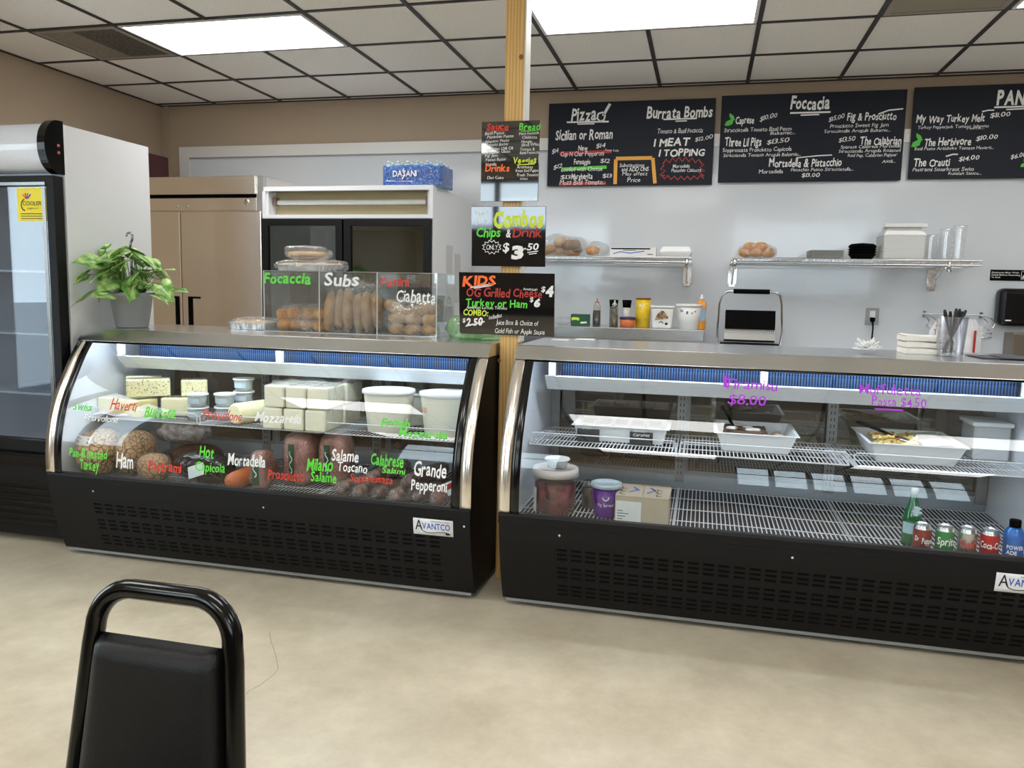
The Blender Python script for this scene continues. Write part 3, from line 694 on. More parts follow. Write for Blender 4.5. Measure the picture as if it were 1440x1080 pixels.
sfm = MB(); sfm.tube([(cx0-.18,-4.87,.415),(cx0+.18,-4.87,.415),(cx0+.18,-5.25,.415),(cx0-.18,-5.25,.415)], .0125, 8, True); sfm.build('seat_frame', TUBE, ch)
for s_ in (-1, 1):
    MB().tube([(cx0+s_*.165,-4.862,.42),(cx0+s_*.175,-4.80,.012)], .0125, 10).build('leg', TUBE, ch)
    MB().tube([(cx0+s_*.17,-5.24,.415),(cx0+s_*.185,-5.27,.012)], .0125, 10).build('leg', TUBE, ch)
for x, y in ((-.175,-4.80),(.175,-4.80),(-.185,-5.27),(.185,-5.27)): MB().cyl((cx0+x,y,0), .016, .02, 10).build('glide', BLACKMATTE, ch)
# ================================================================== FOOD IN THE CHEESE CASE
ZS, ZD = .7030, .4110                        # tops of the wire shelf and of the deck racks
CHEESE = M('cheese_cream', (252,236,176), .45, 0, .05, 14, .05, 40, sss=.1); CHEESE2 = M('cheese_butter', (252,245,204), .45, 0, .05, 14, .05, 40, sss=.1)
PEPPER = PATTERN('peppered_cheese', (110,104,64), (250,242,192), 'noise', 120, .5, .36, .42, .05)
FILMC = FILM
def block(name, lab, c, size, rz, mat, group=None, z=ZS, cat='cheese', wrap=True, bev=.006):
    c = (c[0], c[1]-.09)
    r = thing(name, lab, cat, (c[0],c[1],z), group); mb = MB(); mb.obox((c[0],c[1],z+size[2]/2+.0005), size, (0,0,rz)); mb.build('block', mat, r, bevel=bev)
    if wrap:
        w = MB(); w.obox((c[0],c[1],z+size[2]/2+.002), tuple(x+.004 for x in size), (0,0,rz)); w.build('plastic_wrap', FILM3, r, bevel=bev)
    return r
LO = 'cheese loaves on the upper shelf'
block('cheese_loaf', 'cream cheese loaf lying lowest at the end of the shelf beside the paper', (1.10,-2.32), (.29,.13,.088), -.15, CHEESE, LO)
block('cheese_loaf', 'pale yellow cheese loaf lying beside the stacked tubs', (1.378,-2.22), (.215,.13,.095), .38, CHEESE2, LO)
block('cheese_loaf', 'plain yellow cheese block on the loaves, behind the speckled block', (1.075,-2.15), (.18,.095,.095), .55, CHEESE2, LO, ZS+.0945)
block('cheese_loaf', 'pepper-speckled cheese block lying across the two loaves in front', (1.205,-2.285), (.21,.09,.09), .62, PEPPER, LO, ZS+.1005)
block('cheese_loaf', 'speckled cheese block on the loaves nearest the tub stacks', (1.40,-2.17), (.13,.10,.085), .6, PEPPER, LO, ZS+.1005)
# paper sheet
pp = MB(); pp.grid(lambda i, j: (.965+.22*i, -2.515+.10*j, ZS+.004+.01*abs(math.sin(i*5+j*2))+.006*j), 12, 6)
tag(pp.build('deli_paper', M('lavender_paper', (222,212,232), .7, 0, .1, 30), solid=.001), 'crumpled lavender-white deli paper at the end of the cheese shelf', 'paper')
# burrata tubs
TUBM = GLASS('tub_clear', (240,246,246), .06, .08, 0, 40, .35, (232,238,240)); LIDW = M('lid_white', (232,236,236), .4, 0, .02); TLAB = M('tub_label_blue', (186,200,212), .5, 0, .2, 60)
def tub(x, y, z, lab, s=1.0):
    x -= .015; y -= .09
    r = thing('cheese_tub', lab, 'tub', (x,y,z), 'small lidded tubs stacked on the cheese shelf')
    MB().lathe([(0,.0008),(.044*s,.0008),(.052*s,.062*s)], (x,y,z), 24).build('cup', TUBM, r)
    MB().cyl((x,y,z+.003), .041*s, .045*s, 20, .045*s).build('cheese', M('burrata_white', (240,240,230), .5), r)
    MB().lathe([(0,.063*s),(.046*s,.063*s),(.048*s,.067*s),(.055*s,.067*s),(.056*s,.059*s),(.053*s,.058*s),(.053*s,.0615*s),(0,.0615*s)], (x,y,z), 24).build('lid', LIDW, r)
    lb = MB(); lb.strip([(math.cos(a)*.0495*s+x, math.sin(a)*.0495*s+y) for a in [-2.3+k*.15 for k in range(11)]], z+.018*s, z+.048*s, 'z'); lb.build('label', TLAB, r)
    return r
tubs = [(1.545,-2.33,0,'lower tub of the front stack on the cheese shelf'),(1.545,-2.33,1,'top tub of the front stack, nearest the speckled cheese'),
        (1.665,-2.27,0,'lower tub of the middle stack behind the front tubs'),(1.665,-2.27,1,'top tub of the middle stack behind the front tubs'),
        (1.70,-2.15,0,'lowest tub of the rear stack on the cheese shelf'),(1.70,-2.15,1,'second tub of the rear stack on the cheese shelf'),(1.70,-2.15,2,'topmost tub of the rear three-high stack')]
for x, y, k, lab in tubs: tub(x, y, ZS+k*.0685, lab)
# provolone log
pl_ = thing('cheese_log', 'round pale cheese log lying beside the mozzarella blocks', 'cheese', (1.84,-2.35,ZS))
q = MB(); a, b = Vector((1.79,-2.495,ZS+.0535)), Vector((1.885,-2.19,ZS+.0535)); d = (b-a).normalized()
q.tube([a, a+d*.006, a+d*.012, b-d*.012, b-d*.006, b], [.044,.051,.053,.053,.051,.044], 28); q.build('log', CHEESE2, pl_)
# mozzarella blocks
MOZ = M('mozzarella_block', (248,243,220), .4, 0, .04, 10, .05, 30, sss=.1)
MG = 'stacked mozzarella blocks'
rows = [('top','front'),('bottom','front'),('top','back'),('bottom','back')]
cols_ = ['beside the cheese log','in the middle of the stack','at the tub end of the stack']
for lvl in (0, 1):
    for dep in (0, 1):
        for k in range(3):
            x = 2.03+k*.113+(.012 if lvl else 0); y = -2.355+dep*.215
            block('mozzarella_block', '%s %s mozzarella block %s' % (('lower','upper')[lvl], ('front','rear')[dep], cols_[k]), (x,y), (.105,.20,.105), .02*(k-1), MOZ, MG, ZS+lvl*.1085, 'cheese', True, .009)
# a lumpy film bag over the upper ones is part of the last loose bag
bg_ = thing('plastic_bag', 'clear plastic bag draped over the mozzarella stack', 'bag', (2.2,-2.3,ZS+.217))
q = MB(); q.grid(lambda i, j: (1.985+.40*i, -2.53+.40*j, ZS+.222+.016*noise.noise(Vector((i*7,j*6,2)))+(.02 if i > .93 else 0)), 26, 20); q.build('film', FILM, bg_)
# big tubs
BK_ = GLASS('bucket_milky', (240,238,226), .05, .2, 0, 40, .82, (236,234,218))
def bucket(x, y, lab, s=1.0):
    y -= .09
    r = thing('cheese_bucket', lab, 'bucket', (x,y,ZS), 'large white tubs of fresh cheese')
    MB().lathe([(0,.001),(.098*s,.001),(.102*s,.006),(.122*s,.195*s)], (x,y,ZS), 36).build('pail', M('pail_milky', (234,232,216), .35, 0, .02), r)
    MB().lathe([(0,.2035*s),(.112*s,.2035*s),(.115*s,.207*s),(.128*s,.207*s),(.130*s,.19*s),(.126*s,.19*s),(.126*s,.199*s),(0,.199*s)], (x,y,ZS), 36).build('lid', LIDW, r)
    return r
b1 = bucket(2.575,-2.30,'large white cheese tub standing beside the mozzarella stack'); b2 = bucket(2.865,-2.29,'large white cheese tub at the steel-trimmed end of the shelf')
bucket(2.60,-2.06,'large white cheese tub half hidden behind the one by the mozzarella', .82); bucket(2.86,-2.05,'large white cheese tub half hidden behind the one at the shelf end', .82)
lb = MB(); lb.strip([(2.865+math.cos(a)*.1165, -2.38+math.sin(a)*.1165) for a in [-2.55+k*.08 for k in range(6)]], ZS+.115, ZS+.14, 'z'); lb.build('label', M('bucket_label', (220,170,150), .5), b2)
# ---- deck: roasts and sausages
NET = PATTERN('netted_roast', (104,68,36), (224,182,124), 'voronoi', 34, .5, .01, .11, .5)
NET2 = PATTERN('netted_ham', (92,64,38), (198,152,100), 'voronoi', 38, .45, .01, .10, .6)
SILV = PATTERN('shiny_wrapped_meat', (120,108,104), (206,198,196), 'noise', 26, .25, .35, .65, .6)
def roast(name, lab, c, rad, mat, seed, rot=(0,0,0), film=True, group='wrapped roasts on the case floor', power=.85):
    r = thing(name, lab, 'meat', (c[0],c[1],ZD), group); zc = ZD+c[2]
    MB().blob((c[0],c[1],zc), rad, .06, 9, seed, rot, 28, 18, flat=c[2]-.001, power=power).build('meat', mat, r)
    if film: MB().blob((c[0],c[1],zc), tuple(x+.006 for x in rad), .10, 14, seed+3, rot, 28, 18, flat=c[2]-.0005, power=power).build('plastic_wrap', FILM, r)
    return r
tk = roast('turkey_breast', 'netted golden turkey roast with a white label, at the end of the case', (1.055,-2.56,.118), (.10,.13,.117), NET, 1)
lb = MB(); lb.grid(lambda i, j: (.99+.115*i, -2.695-.010*math.sin(i*3)+.022*j+.03*(1-i), ZD+.172+.045*j), 8, 4); l_ = lb.build('label', M('label_cream', (232,220,214), .6), tk, solid=.001, label='pale rectangular label with dark print')
t = MB(); P = lambda x, z: (.99+x, -2.695-.010*math.sin(x/.115*3)+.022*z/.045+.03*(1-x/.115)-.002, ZD+.172+z)
for k in range(2): stroke(t, [(.015,.034-k*.018),(.10,.034-k*.018)], .009 if k else .006, P, BK)
t.build('lettering', PALETTE, l_)
roast('ham', 'round tan netted ham standing on edge next to the labelled turkey', (1.228,-2.51,.115), (.068,.125,.115), NET2, 2)
roast('meat_log', 'silvery shrink-wrapped meat log lying above the small pastrami', (1.335,-2.27,.19), (.15,.09,.062), SILV, 3, (0,0,.1))
roast('roast_beef', 'dark roast lying low in shadow under the silvery meat log', (1.40,-2.25,.06), (.14,.11,.06), PATTERN('dark_roast', (40,24,20), (110,70,54), 'noise', 20, .4, .3, .7, .4), 9, film=False)
roast('pastrami', 'small netted pastrami piece in front of the silvery log', (1.395,-2.59,.068), (.08,.07,.068), NET2, 4)
cap_ = roast('capicola', 'dark capicola in a black glossy bag with a white barcode label', (1.65,-2.54,.075), (.155,.10,.075), M('dark_bagged_meat', (14,10,10), .16, 0, .3, 20, .9, 26), 5, (0,.18,.12), False)
lb = MB(); lb.obox((1.685,-2.664,ZD+.085), (.095,.0015,.06), (-.35,-.35,-.05)); lo_ = lb.build('label', M('barcode_label', (206,216,212), .5), cap_, label='white barcode label')
t = MB()
for k in range(9): t.obox((1.72+k*.006,-2.6255-.0008*k*0,ZD+.083-k*.0022), (.0022,.001,.028), (-.35,-.35,-.05))
t.cur = 0; t.build('bars', P_BLACK, lo_)
# mortadella: orange end of a sausage
mo = thing('mortadella', 'orange-skinned mortadella sausage end pointing at the glass', 'meat', (1.93,-2.5,ZD))
a, b = Vector((1.865,-2.665,ZD+.042)), Vector((1.895,-2.30,ZD+.046)); d = (b-a).normalized()
MB().tube([a, a+d*.004, a+d*.016, a+d*.05, b-d*.03, b], [.012,.026,.038,.043,.043,.02], 22).build('sausage', M('orange_casing', (206,106,48), .3, 0, .15, 12, .2, 30), mo)
# bagged log with green band, tall prosciutto packs
GB = M('green_band', (22,74,40), .4, 0, .1); PINK = PATTERN('prosciutto_pink', (150,92,80), (200,146,132), 'noise', 12, .45, .35, .7, .3)
def band(mb, c, rx, ry, z0, z1, a0, a1):
    mb.strip([(c[0]+math.cos(a)*rx, c[1]+math.sin(a)*ry) for a in [a0+(a1-a0)*k/8 for k in range(9)]], z0, z1, 'z')
def pack(c, rx, ry, h, lab, seed, a0, a1):
    r = thing('prosciutto_pack', lab, 'meat', (c[0],c[1],ZD), 'tall vacuum packs of ham')
    MB().blob((c[0],c[1],ZD+h/2+.0005), (rx,ry,h/2), .03, 9, seed, (0,0,0), 30, 18, power=.55).build('meat', PINK, r)
    MB().blob((c[0],c[1],ZD+h/2+.003), (rx+.006,ry+.006,h/2+.003), .05, 14, seed+5, (0,0,0), 30, 18, power=.55).build('plastic_wrap', FILM, r)
    q = MB(); band(q, c, rx+.008, ry+.008, ZD+.03, ZD+h*.82, a0, a1); bo = q.build('label', GB, r, label='green band with white script')
    t = MB(); P = lambda x, z: (c[0]+math.cos(a0+(a1-a0)*(.5+z/.05))*(rx+.0095), c[1]+math.sin(a0+(a1-a0)*(.5+z/.05))*(ry+.0095), ZD+.05+x)
    stroke(t, [(.02+.01*k, .012*math.sin(k*1.1)) for k in range(12)], .006, P, WH); t.build('lettering', PALETTE, bo)
    return r
pack((1.99,-2.57), .042, .06, .19, 'short pale meat pack with green band beside the orange mortadella', 3, -2.0, -1.2)
pack((2.125,-2.42), .078, .085, .262, 'tall pinkish ham pack with green band, nearer the mortadella', 1, -1.95, -1.55)
pack((2.292,-2.38), .075, .08, .262, 'tall pinkish ham pack with green band, nearer the salami', 2, -1.95, -1.5)
# salami logs in clear wrap
SAL = PATTERN('salami_casing', (96,58,50), (172,140,128), 'noise', 30, .4, .35, .65, .4); SAL2 = PATTERN('dark_salami', (66,38,32), (130,84,68), 'noise', 26, .35, .35, .7, .4)
def salami(a, b, r0, mat, lab, name='salami', seed=0):
    a, b = Vector(a), Vector(b); d = (b-a).normalized(); r = thing(name, lab, 'sausage', (a.x,a.y,a.z-r0), 'salami logs on the case floor')
    L = (b-a).length; n = 12; prof = [(0,.3),(.03,.75),(.08,.95),(.2,1),(.5,1.03),(.8,1),(.92,.95),(.97,.75),(1,.3)]
    MB().tube([a+d*L*t_ for t_, k in prof], [r0*k for t_, k in prof], 18).build('sausage', mat, r)
    q = MB(); q.tube([a+d*L*t_-d*.01*(t_ < .1) for t_, k in prof], [(r0+.004)*k+.002 for t_, k in prof], 18)
    q.v = [tuple(Vector(v)+Vector((noise.noise(Vector(v)*60+Vector((seed,0,0))), noise.noise(Vector(v)*60+Vector((0,seed,9))), noise.noise(Vector(v)*60+Vector((5,0,seed)))))*.004) for v in q.v]
    q.v = [(x,y,max(z, ZD+.0005)) for x, y, z in q.v]; q.build('plastic_wrap', FILM, r)
    tw_ = MB(); tw_.blob(a-d*.012, (.018,.012,.014), .5, 60, seed, (0,0,0), 12, 8); tw_.v = [(x,y,max(z, ZD+.0005)) for x, y, z in tw_.v]; tw_.build('wrap_twist', FILM, r)
    return r
S_ = [((2.41,-2.62),(2.50,-2.30),.033,SAL,'grey-pink salami with a silvery twisted end, next to the ham packs'),
      ((2.512,-2.64),(2.597,-2.32),.032,SAL,'grey-pink salami, second from the ham packs'),
      ((2.602,-2.62),(2.692,-2.30),.032,SAL2,'dark red salami lying between two pale ones'),
      ((2.70,-2.655),(2.79,-2.33),.034,SAL,'pale wrapped salami with bright end, beside the dark red one'),
      ((2.80,-2.62),(2.88,-2.30),.033,SAL2,'dark salami just before the tricolour pepperoni')]
for k, (a, b, r0, mt, lab) in enumerate(S_): salami((a[0],a[1],ZD+r0+.004), (b[0],b[1],ZD+r0+.004), r0, mt, lab, seed=k)
salami((2.5575,-2.60,ZD+.102), (2.645,-2.30,ZD+.106), .030, SAL, 'pale salami lying on top of the salami row', seed=8)
salami((2.75,-2.61,ZD+.102), (2.838,-2.28,ZD+.106), .031, SAL2, 'brown salami lying on top, nearest the pepperoni', seed=9)
pe = salami((2.905,-2.655,ZD+.046), (3.0,-2.25,ZD+.05), .04, PATTERN('pepperoni', (110,52,40), (160,86,66), 'noise', 26, .35, .35, .7, .3), 'large pepperoni with red, white and green stripes along its wrapper', 'pepperoni', 11)
a, b = Vector((2.905,-2.655,ZD+.046)), Vector((3.0,-2.25,ZD+.05)); d = (b-a).normalized(); sxv = d.cross(Vector((0,0,1))).normalized(); upv = sxv.cross(d)
for col_, a0 in ((M('wrap_green', (40,110,70), .4), 2.55), (P_WHITE, 1.95), (M('wrap_red', (180,34,34), .4), 1.35), (P_WHITE, .75)):
    q = MB(); q.grid(lambda i, j: tuple(a+d*(.045+.34*i)+(sxv*math.cos(a0-.55*j)+upv*math.sin(a0-.55*j))*.0475), 6, 4); q.build('stripe', col_, pe)
# ================================================================== FOOD IN THE OTHER CASE
PANW = M('melamine_white', (234,236,238), .3, 0, .01)
def pan(name, lab, x0, x1, y0, y1, h, rz=0, z=ZS, fl=.02):
    """open rectangular pan with flared sides"""
    r = thing(name, lab, 'food pan', ((x0+x1)/2, (y0+y1)/2, z)); b = MB(); th = .004
    def ring(i, zz, e): return [(x0-e+i,y0-e+i,zz),(x1+e-i,y0-e+i,zz),(x1+e-i,y1+e-i,zz),(x0-e+i,y1+e-i,zz)]
    R = [ring(0,z+.001,0), ring(0,z+h,fl), ring(-.012,z+h,fl), ring(-.012,z+h+.004,fl), ring(th,z+h+.004,fl), ring(th,z+th,0)]
    vs = [p for q in R for p in q]; fs = [(0,3,2,1)]
    for k in range(5):
        for i in range(4): j = (i+1)%4; fs.append((k*4+i, k*4+j, k*4+4+j, k*4+4+i))
    fs.append(tuple(range(20,24))); b.add(vs, fs); b.build('pan_body', PANW, r, bevel=.003)
    return r
CUPC = GLASS('dessert_cup_clear', (248,246,246), .08, .03, 0, 40, .06); CREAM = PATTERN('dessert_cream', (226,190,170), (246,232,214), 'noise', 40, .5, .35, .65, .2)
p1 = pan('dessert_pan', 'long white pan of small dessert cups with two chalk price cards', 3.50, 3.89, -2.30, -2.06, .075)
k = 0
for j in range(2):
    for i in range(5):
        x, y = 3.535+i*.078, -2.245+j*.09; z = ZS+.0055
        r = thing('dessert_cup', 'small clear square cup of layered dessert in the white pan', 'dessert cup', (x,y,z), 'dessert cups in the white pan')
        w = .03
        q = MB(); q.box(x-w,x+w,y-w,y+w,z,z+.072); q.build('cup', CUPC, r, bevel=.006)
        q = MB(); q.box(x-w+.003,x+w-.003,y-w+.003,y+w-.003,z+.003,z+.06); q.build('filling', CREAM, r, bevel=.005)
        q = MB(); q.box(x-w-.002,x+w+.002,y-w-.002,y+w+.002,z+.0725,z+.079); q.build('lid', CUPC, r, bevel=.003)
        k += 1
CHALK = M('chalk_card', (36,38,42), .6)
for (u0,v0,u1,v1), lab, txt in (((812,594,843,611),'small black chalk price card at the near end of the dessert pan',[('$4.00',819,603,832,4)]),((886,600,918,617),'small black chalk card beside the pan, naming the desserts',[('Mocha',890,607,907,4),('Caramel',890,613,913,4)])):
    y = -2.335; a = at_y(u0, v0, y); b = at_y(u1, v1, y); z0 = ZS+.0006; z1 = z0+.062
    c_ = tag(MB().box(a.x, b.x, y-.001, y+.001, z0, z1).build('price_card', CHALK), lab, 'price card')
    t = MB(); P = lambda x, z, y=y: (x, y-.002, z)
    for s_, uu, vv, u2, cp_ in txt:
        q = at_y(uu, vv, y); q2 = at_y(u2, vv, y); write(t, s_, P, q.x, q.z, q2.x-q.x, .014, 0, 1, ci=WH)
    t.build('lettering', PALETTE, c_)
p2 = pan('tiramisu_pan', 'white pan of half-served chocolate-dusted tiramisu with a black spatula', 4.16, 4.44, -2.33, -2.03, .085, fl=.03)
COCOA = PATTERN('cocoa_dust', (58,38,26), (120,88,66), 'noise', 24, .8, .35, .65, .3)
q = MB(); q.grid(lambda i, j: (4.165+.19*i+.01*noise.noise(Vector((j*5,1,1))), -2.322+.28*j, ZS+.078+.008*noise.noise(Vector((i*6,j*6,2)))), 14, 14)
q.add([(4.165,-2.322,ZS+.0055),(4.355,-2.322,ZS+.0055),(4.355,-2.042,ZS+.0055),(4.165,-2.042,ZS+.0055)], [(0,1,2,3)])
q.box(4.165,4.352,-2.322,-2.045,ZS+.0055,ZS+.074); q.build('tiramisu', COCOA, p2)
q = MB(); rnd = random.Random(5)
for k in range(7): q.blob((4.375+rnd.random()*.05, -2.30+rnd.random()*.24, ZS+.045), (.02,.025,.016), .4, 40, k, (0,0,0), 12, 8)
q.build('crumbs', CREAM, p2)
q = MB()
for k in range(6): q.blob((4.20+rnd.random()*.13, -2.22+rnd.random()*.15, ZS+.083), (.025,.02,.008), .4, 30, k, (0,0,0), 12, 8)
q.build('cream_dabs', M('whipped_white', (226,220,212), .6), p2)
sp = thing('spatula', 'black serving spatula standing in the tiramisu pan', 'spatula', (4.17,-2.12,ZS+.08))
MB().tube([(4.215,-2.16,ZS+.075),(4.155,-2.10,ZS+.17)], .007, 8).build('handle', BLACKMATTE, sp)
MB().obox((4.232,-2.178,ZS+.079), (.06,.05,.003), (0,.3,.6)).build('blade', BLACKMATTE, sp)
p3 = pan('pasta_pan', 'white pan of pasta salad with a serving spoon and folded paper', 4.80, 5.10, -2.35, -2.02, .085, fl=.035)
PASTA = PATTERN('pasta_yellow', (196,168,84), (240,222,150), 'noise', 40, .45, .35, .65, .3)
q = MB(); rnd = random.Random(11)
for k in range(46):
    x, y = 4.815+rnd.random()*.17, -2.335+rnd.random()*.29; z = ZS+.068+.022*rnd.random(); a = rnd.random()*6
    q.tube([(x+.018*math.cos(a)*t_, y+.018*math.sin(a)*t_, z+.004*math.sin(t_*5+k)) for t_ in (-1,-.5,0,.5,1)], .007, 7)
q.blob((4.90,-2.19,ZS+.042), (.098,.155,.037), .1, 20, 3); o = q.build('pasta', PASTA, p3); o['kind'] = 'stuff'
q = MB()
for k in range(12): q.blob((4.82+rnd.random()*.15, -2.33+rnd.random()*.26, ZS+.09), (.008,.007,.005), .3, 60, k, (0,0,0), 8, 6)
q.build('vegetable_bits', M('tomato_bits', (176,84,60), .5), p3)
q = MB(); q.grid(lambda i, j: (4.985+.115*i, -2.335+.30*j, ZS+.078+.014*i+.006*math.sin(j*7)), 6, 8); q.build('paper', M('parchment', (234,232,214), .7), p3, solid=.001)
spn = thing('serving_spoon', 'dark-handled serving spoon resting in the pasta salad', 'spoon', (4.86,-2.15,ZS+.09))
MB().tube([(4.765,-2.06,ZS+.125),(4.84,-2.14,ZS+.108),(4.90,-2.21,ZS+.090)], [.008,.008,.005], 8).build('handle', BLACKMATTE, spn)
MB().blob((4.925,-2.238,ZS+.086), (.028,.02,.008), 0, 1, 0, (0,.2,-.8), 14, 8).build('bowl', CHROME, spn)
# ---- deck
jr = thing('plastic_jar', 'big clear jar of dark red preserves with a white lid', 'jar', (3.435,-2.525,ZD))
MB().lathe([(0,.001),(.082,.001),(.09,.006),(.097,.17),(.095,.18)], (3.435,-2.525,ZD), 32).build('jar_body', GLASS('jar_clear', (246,240,238), .06, .04, 0, 40, .03), jr)
MB().lathe([(0,.003),(.079,.003),(.086,.01),(.091,.135),(0,.14)], (3.435,-2.525,ZD), 32).build('preserves', PATTERN('dark_red_preserve', (70,20,18), (136,48,40), 'noise', 26, .35, .35, .65, .3), jr)
MB().lathe([(0,.20),(.085,.20),(.088,.205),(.102,.205),(.105,.17),(.0985,.17),(.0985,.198),(0,.198)], (3.435,-2.525,ZD), 36).build('lid', M('lid_translucent', (206,196,190), .3), jr)
q = MB(); q.strip([(3.435+math.cos(a)*.098, -2.525+math.sin(a)*.098) for a in [-2.75+k*.06 for k in range(7)]], ZD+.01, ZD+.12, 'z'); q.build('label', M('label_white', (226,226,224), .6), jr, label='white paper label')
tb_ = thing('deli_tub', 'small clear lidded tub standing on the big red jar', 'tub', (3.44,-2.52,ZD+.206))
MB().lathe([(0,.001),(.045,.001),(.052,.035)], (3.44,-2.52,ZD+.2055), 24).build('cup', TUBM, tb_)
MB().lathe([(0,.038),(.05,.038),(.056,.041),(.057,.034),(.052,.034),(.052,.036),(0,.036)], (3.44,-2.52,ZD+.2055), 24).build('lid', LIDW, tb_)
sj = thing('small_jar', 'small cloudy jar standing between the red jar and the purple tub', 'jar', (3.58,-2.40,ZD))
MB().lathe([(0,.001),(.04,.001),(.043,.09),(.036,.10)], (3.58,-2.40,ZD), 24).build('jar_body', M('brown_grain', (112,100,84), .3, 0, .2, 60), sj)
MB().lathe([(0,.125),(.035,.122),(.04,.115),(.04,.1005),(0,.1005)], (3.58,-2.40,ZD), 24).build('lid', CUPC, sj)
fg = thing('spread_tub', 'purple tub of fig spread with grey lid', 'tub', (3.665,-2.52,ZD))
PURP = M('purple_tub', (92,34,128), .35, 0, .05)
MB().lathe([(0,.001),(.048,.001),(.052,.006),(.063,.13),(0,.13)], (3.665,-2.52,ZD), 32).build('tub_body', PURP, fg)
MB().lathe([(0,.148),(.058,.148),(.061,.152),(.068,.152),(.069,.133),(.064,.133),(.064,.146),(0,.146)], (3.665,-2.52,ZD), 32).build('lid', M('lid_grey', (176,190,196), .3), fg)
t = MB(); C = lambda x, z: (3.665+math.sin(x/.058)*(.0535+.0085*z/.13), -2.52-math.cos(x/.058)*(.0535+.0085*z/.13), ZD+z)
write(t, 'Fig Spread', C, -.030, .055, .072, .015, .0, .3, ci=WH, slant=0)
stroke(t, [(.005+.013*math.cos(k*.5), .095+.012*math.sin(k*.5)) for k in range(14)], .004, C, WH); stroke(t, [(-.005,.095),(.015,.095)], .003, C, WH); t.build('lettering', PALETTE, fg)
CARD = M('cardboard', (178,164,142), .8, 0, .06, 20)
cb = thing('cardboard_box', 'taped cardboard carton with printed top standing beside the purple tub', 'box', (3.83,-2.52,ZD))
MB().box(3.715,3.945,-2.62,-2.40,ZD+.001,ZD+.125).build('carton', CARD, cb, bevel=.003)
q = MB(); q.box(3.72,3.828,-2.6215,-2.6203,ZD+.006,ZD+.10); q.build('label', M('label_pale', (216,218,216), .7), cb)
t = MB(); P = lambda x, z: (x, -2.6225, z)
for k in range(4): stroke(t, [(3.727, ZD+.022+k*.012),(3.75+.012*(k%3), ZD+.022+k*.012)], .003, P, BK)
T2 = lambda x, y: (x, y, ZD+.1262); DIM = 7
for xx in (3.745, 3.90):
    for k in range(3): stroke(t, [(xx-.012,-2.60+k*.05),(xx+.012,-2.60+k*.05)], .006, T2, BK); stroke(t, [(xx-.01,-2.60+k*.05),(xx-.01,-2.575+k*.05)], .005, T2, BK)
for xx in (3.79, 3.865): stroke(t, [(xx-.02,-2.56),(xx+.015,-2.50),(xx-.01,-2.46),(xx+.02,-2.52)], .007, T2, BL)
t.build('print_marks', PALETTE, cb); tp_ = MB().box(3.826,3.834,-2.6195,-2.4005,ZD+.1251,ZD+.1257); tp_.build('tape', M('packing_tape', (160,146,122), .3), cb)
# cans and bottles
ALU = M('can_aluminium', (206,208,210), .25, 1, .02)
def can(x, y, lab, col, txts, metal=.3):
    r = thing('soda_can', lab, 'can', (x,y,ZD), 'drinks standing along the glass')
    R = .033
    MB().lathe([(0,.004),(.02,.004),(.0255,.0005),(.0265,.002),(R,.012),(R,.103)], (x,y,ZD), 32).build('can_body', M('can_'+col[0], col[1], .25, metal, .02), r)
    MB().lathe([(R,.1031),(.0275,.1165),(.027,.1195),(.0285,.121),(.0275,.122),(.026,.118),(0,.1175)], (x,y,ZD), 32).build('can_top', ALU, r)
    MB().obox((x+.004,y-.006,ZD+.119), (.012,.02,.0012), (0,0,.3)).build('pull_tab', ALU, r)
    t = MB(); C = lambda u, z: (x+math.sin(u/R)*(R+.0008), y-math.cos(u/R)*(R+.0008), ZD+z)
    for tx, u0, z, w, cp_, ci in txts: write(t, tx, C, u0, z, w, cp_, .02, .5, ci=ci, rise=.0, slant=.25)
    t.build('lettering', PALETTE, r); return r
can(4.918,-2.665,'dark red soda can, first of the row of drinks by the glass',('dark_red',(140,30,32)),[('Dr',-.034,.058,.014,.02,WH),('Pepper',-.008,.05,.044,.024,WH)])
can(4.998,-2.665,'green soda can between the dark red and the silver can',('green',(30,140,66)),[('Sprite',-.036,.05,.074,.032,WH)])
can(5.077,-2.665,'silver soda can with red lettering, between the green and the bright red can',('silver',(196,196,192)),[('Coke',-.036,.045,.072,.036,RD)],.8)
can(5.155,-2.665,'bright red soda can between the silver can and the blue sports drink',('red',(200,26,32)),[('Coca-Cola',-.045,.052,.088,.026,WH)])
def sport(x, y, lab, col):
    r = thing('sports_bottle', lab, 'bottle', (x,y,ZD), 'drinks standing along the glass')
    MB().lathe([(0,.001),(.03,.001),(.034,.006),(.035,.07),(.034,.085),(.036,.10),(.034,.115),(.024,.132),(.02,.136),(0,.136)], (x,y,ZD), 28).build('bottle_body', M('drink_'+col[0], col[1], .12, 0, .04), r)
    cp_ = MB(); cp_.lathe([(0,.165),(.018,.165),(.02,.162),(.02,.1365),(0,.1365)], (x,y,ZD), 22); cp_.build('cap', BLACKMATTE, r)
    t = MB(); C = lambda u, z: (x+math.sin(u/.0355)*.0362, y-math.cos(u/.0355)*.0362, ZD+z)
    write(t, 'POWER', C, -.034, .056, .06, .015, .035, .1, ci=WH, slant=0); write(t, 'ADE', C, -.034, .036, .036, .015, .035, .1, ci=WH, slant=0)
    t.build('lettering', PALETTE, r)
sport(5.238,-2.66,'blue sports drink with black cap at the end of the cans',('blue',(24,104,190)))
sport(5.325,-2.66,'red sports drink with black cap beside the blue one',('red',(168,30,36)))
gb = thing('glass_bottle', 'green glass bottle with a pale round label behind the dark red can', 'bottle', (4.91,-2.54,ZD))
MB().lathe([(0,.001),(.033,.001),(.036,.008),(.036,.10),(.033,.125),(.02,.165),(.0145,.185),(.0135,.205),(0,.205)], (4.91,-2.54,ZD), 28).build('bottle_body', M('green_glass', (38,104,62), .06, 0, .05, spec=.8), gb)
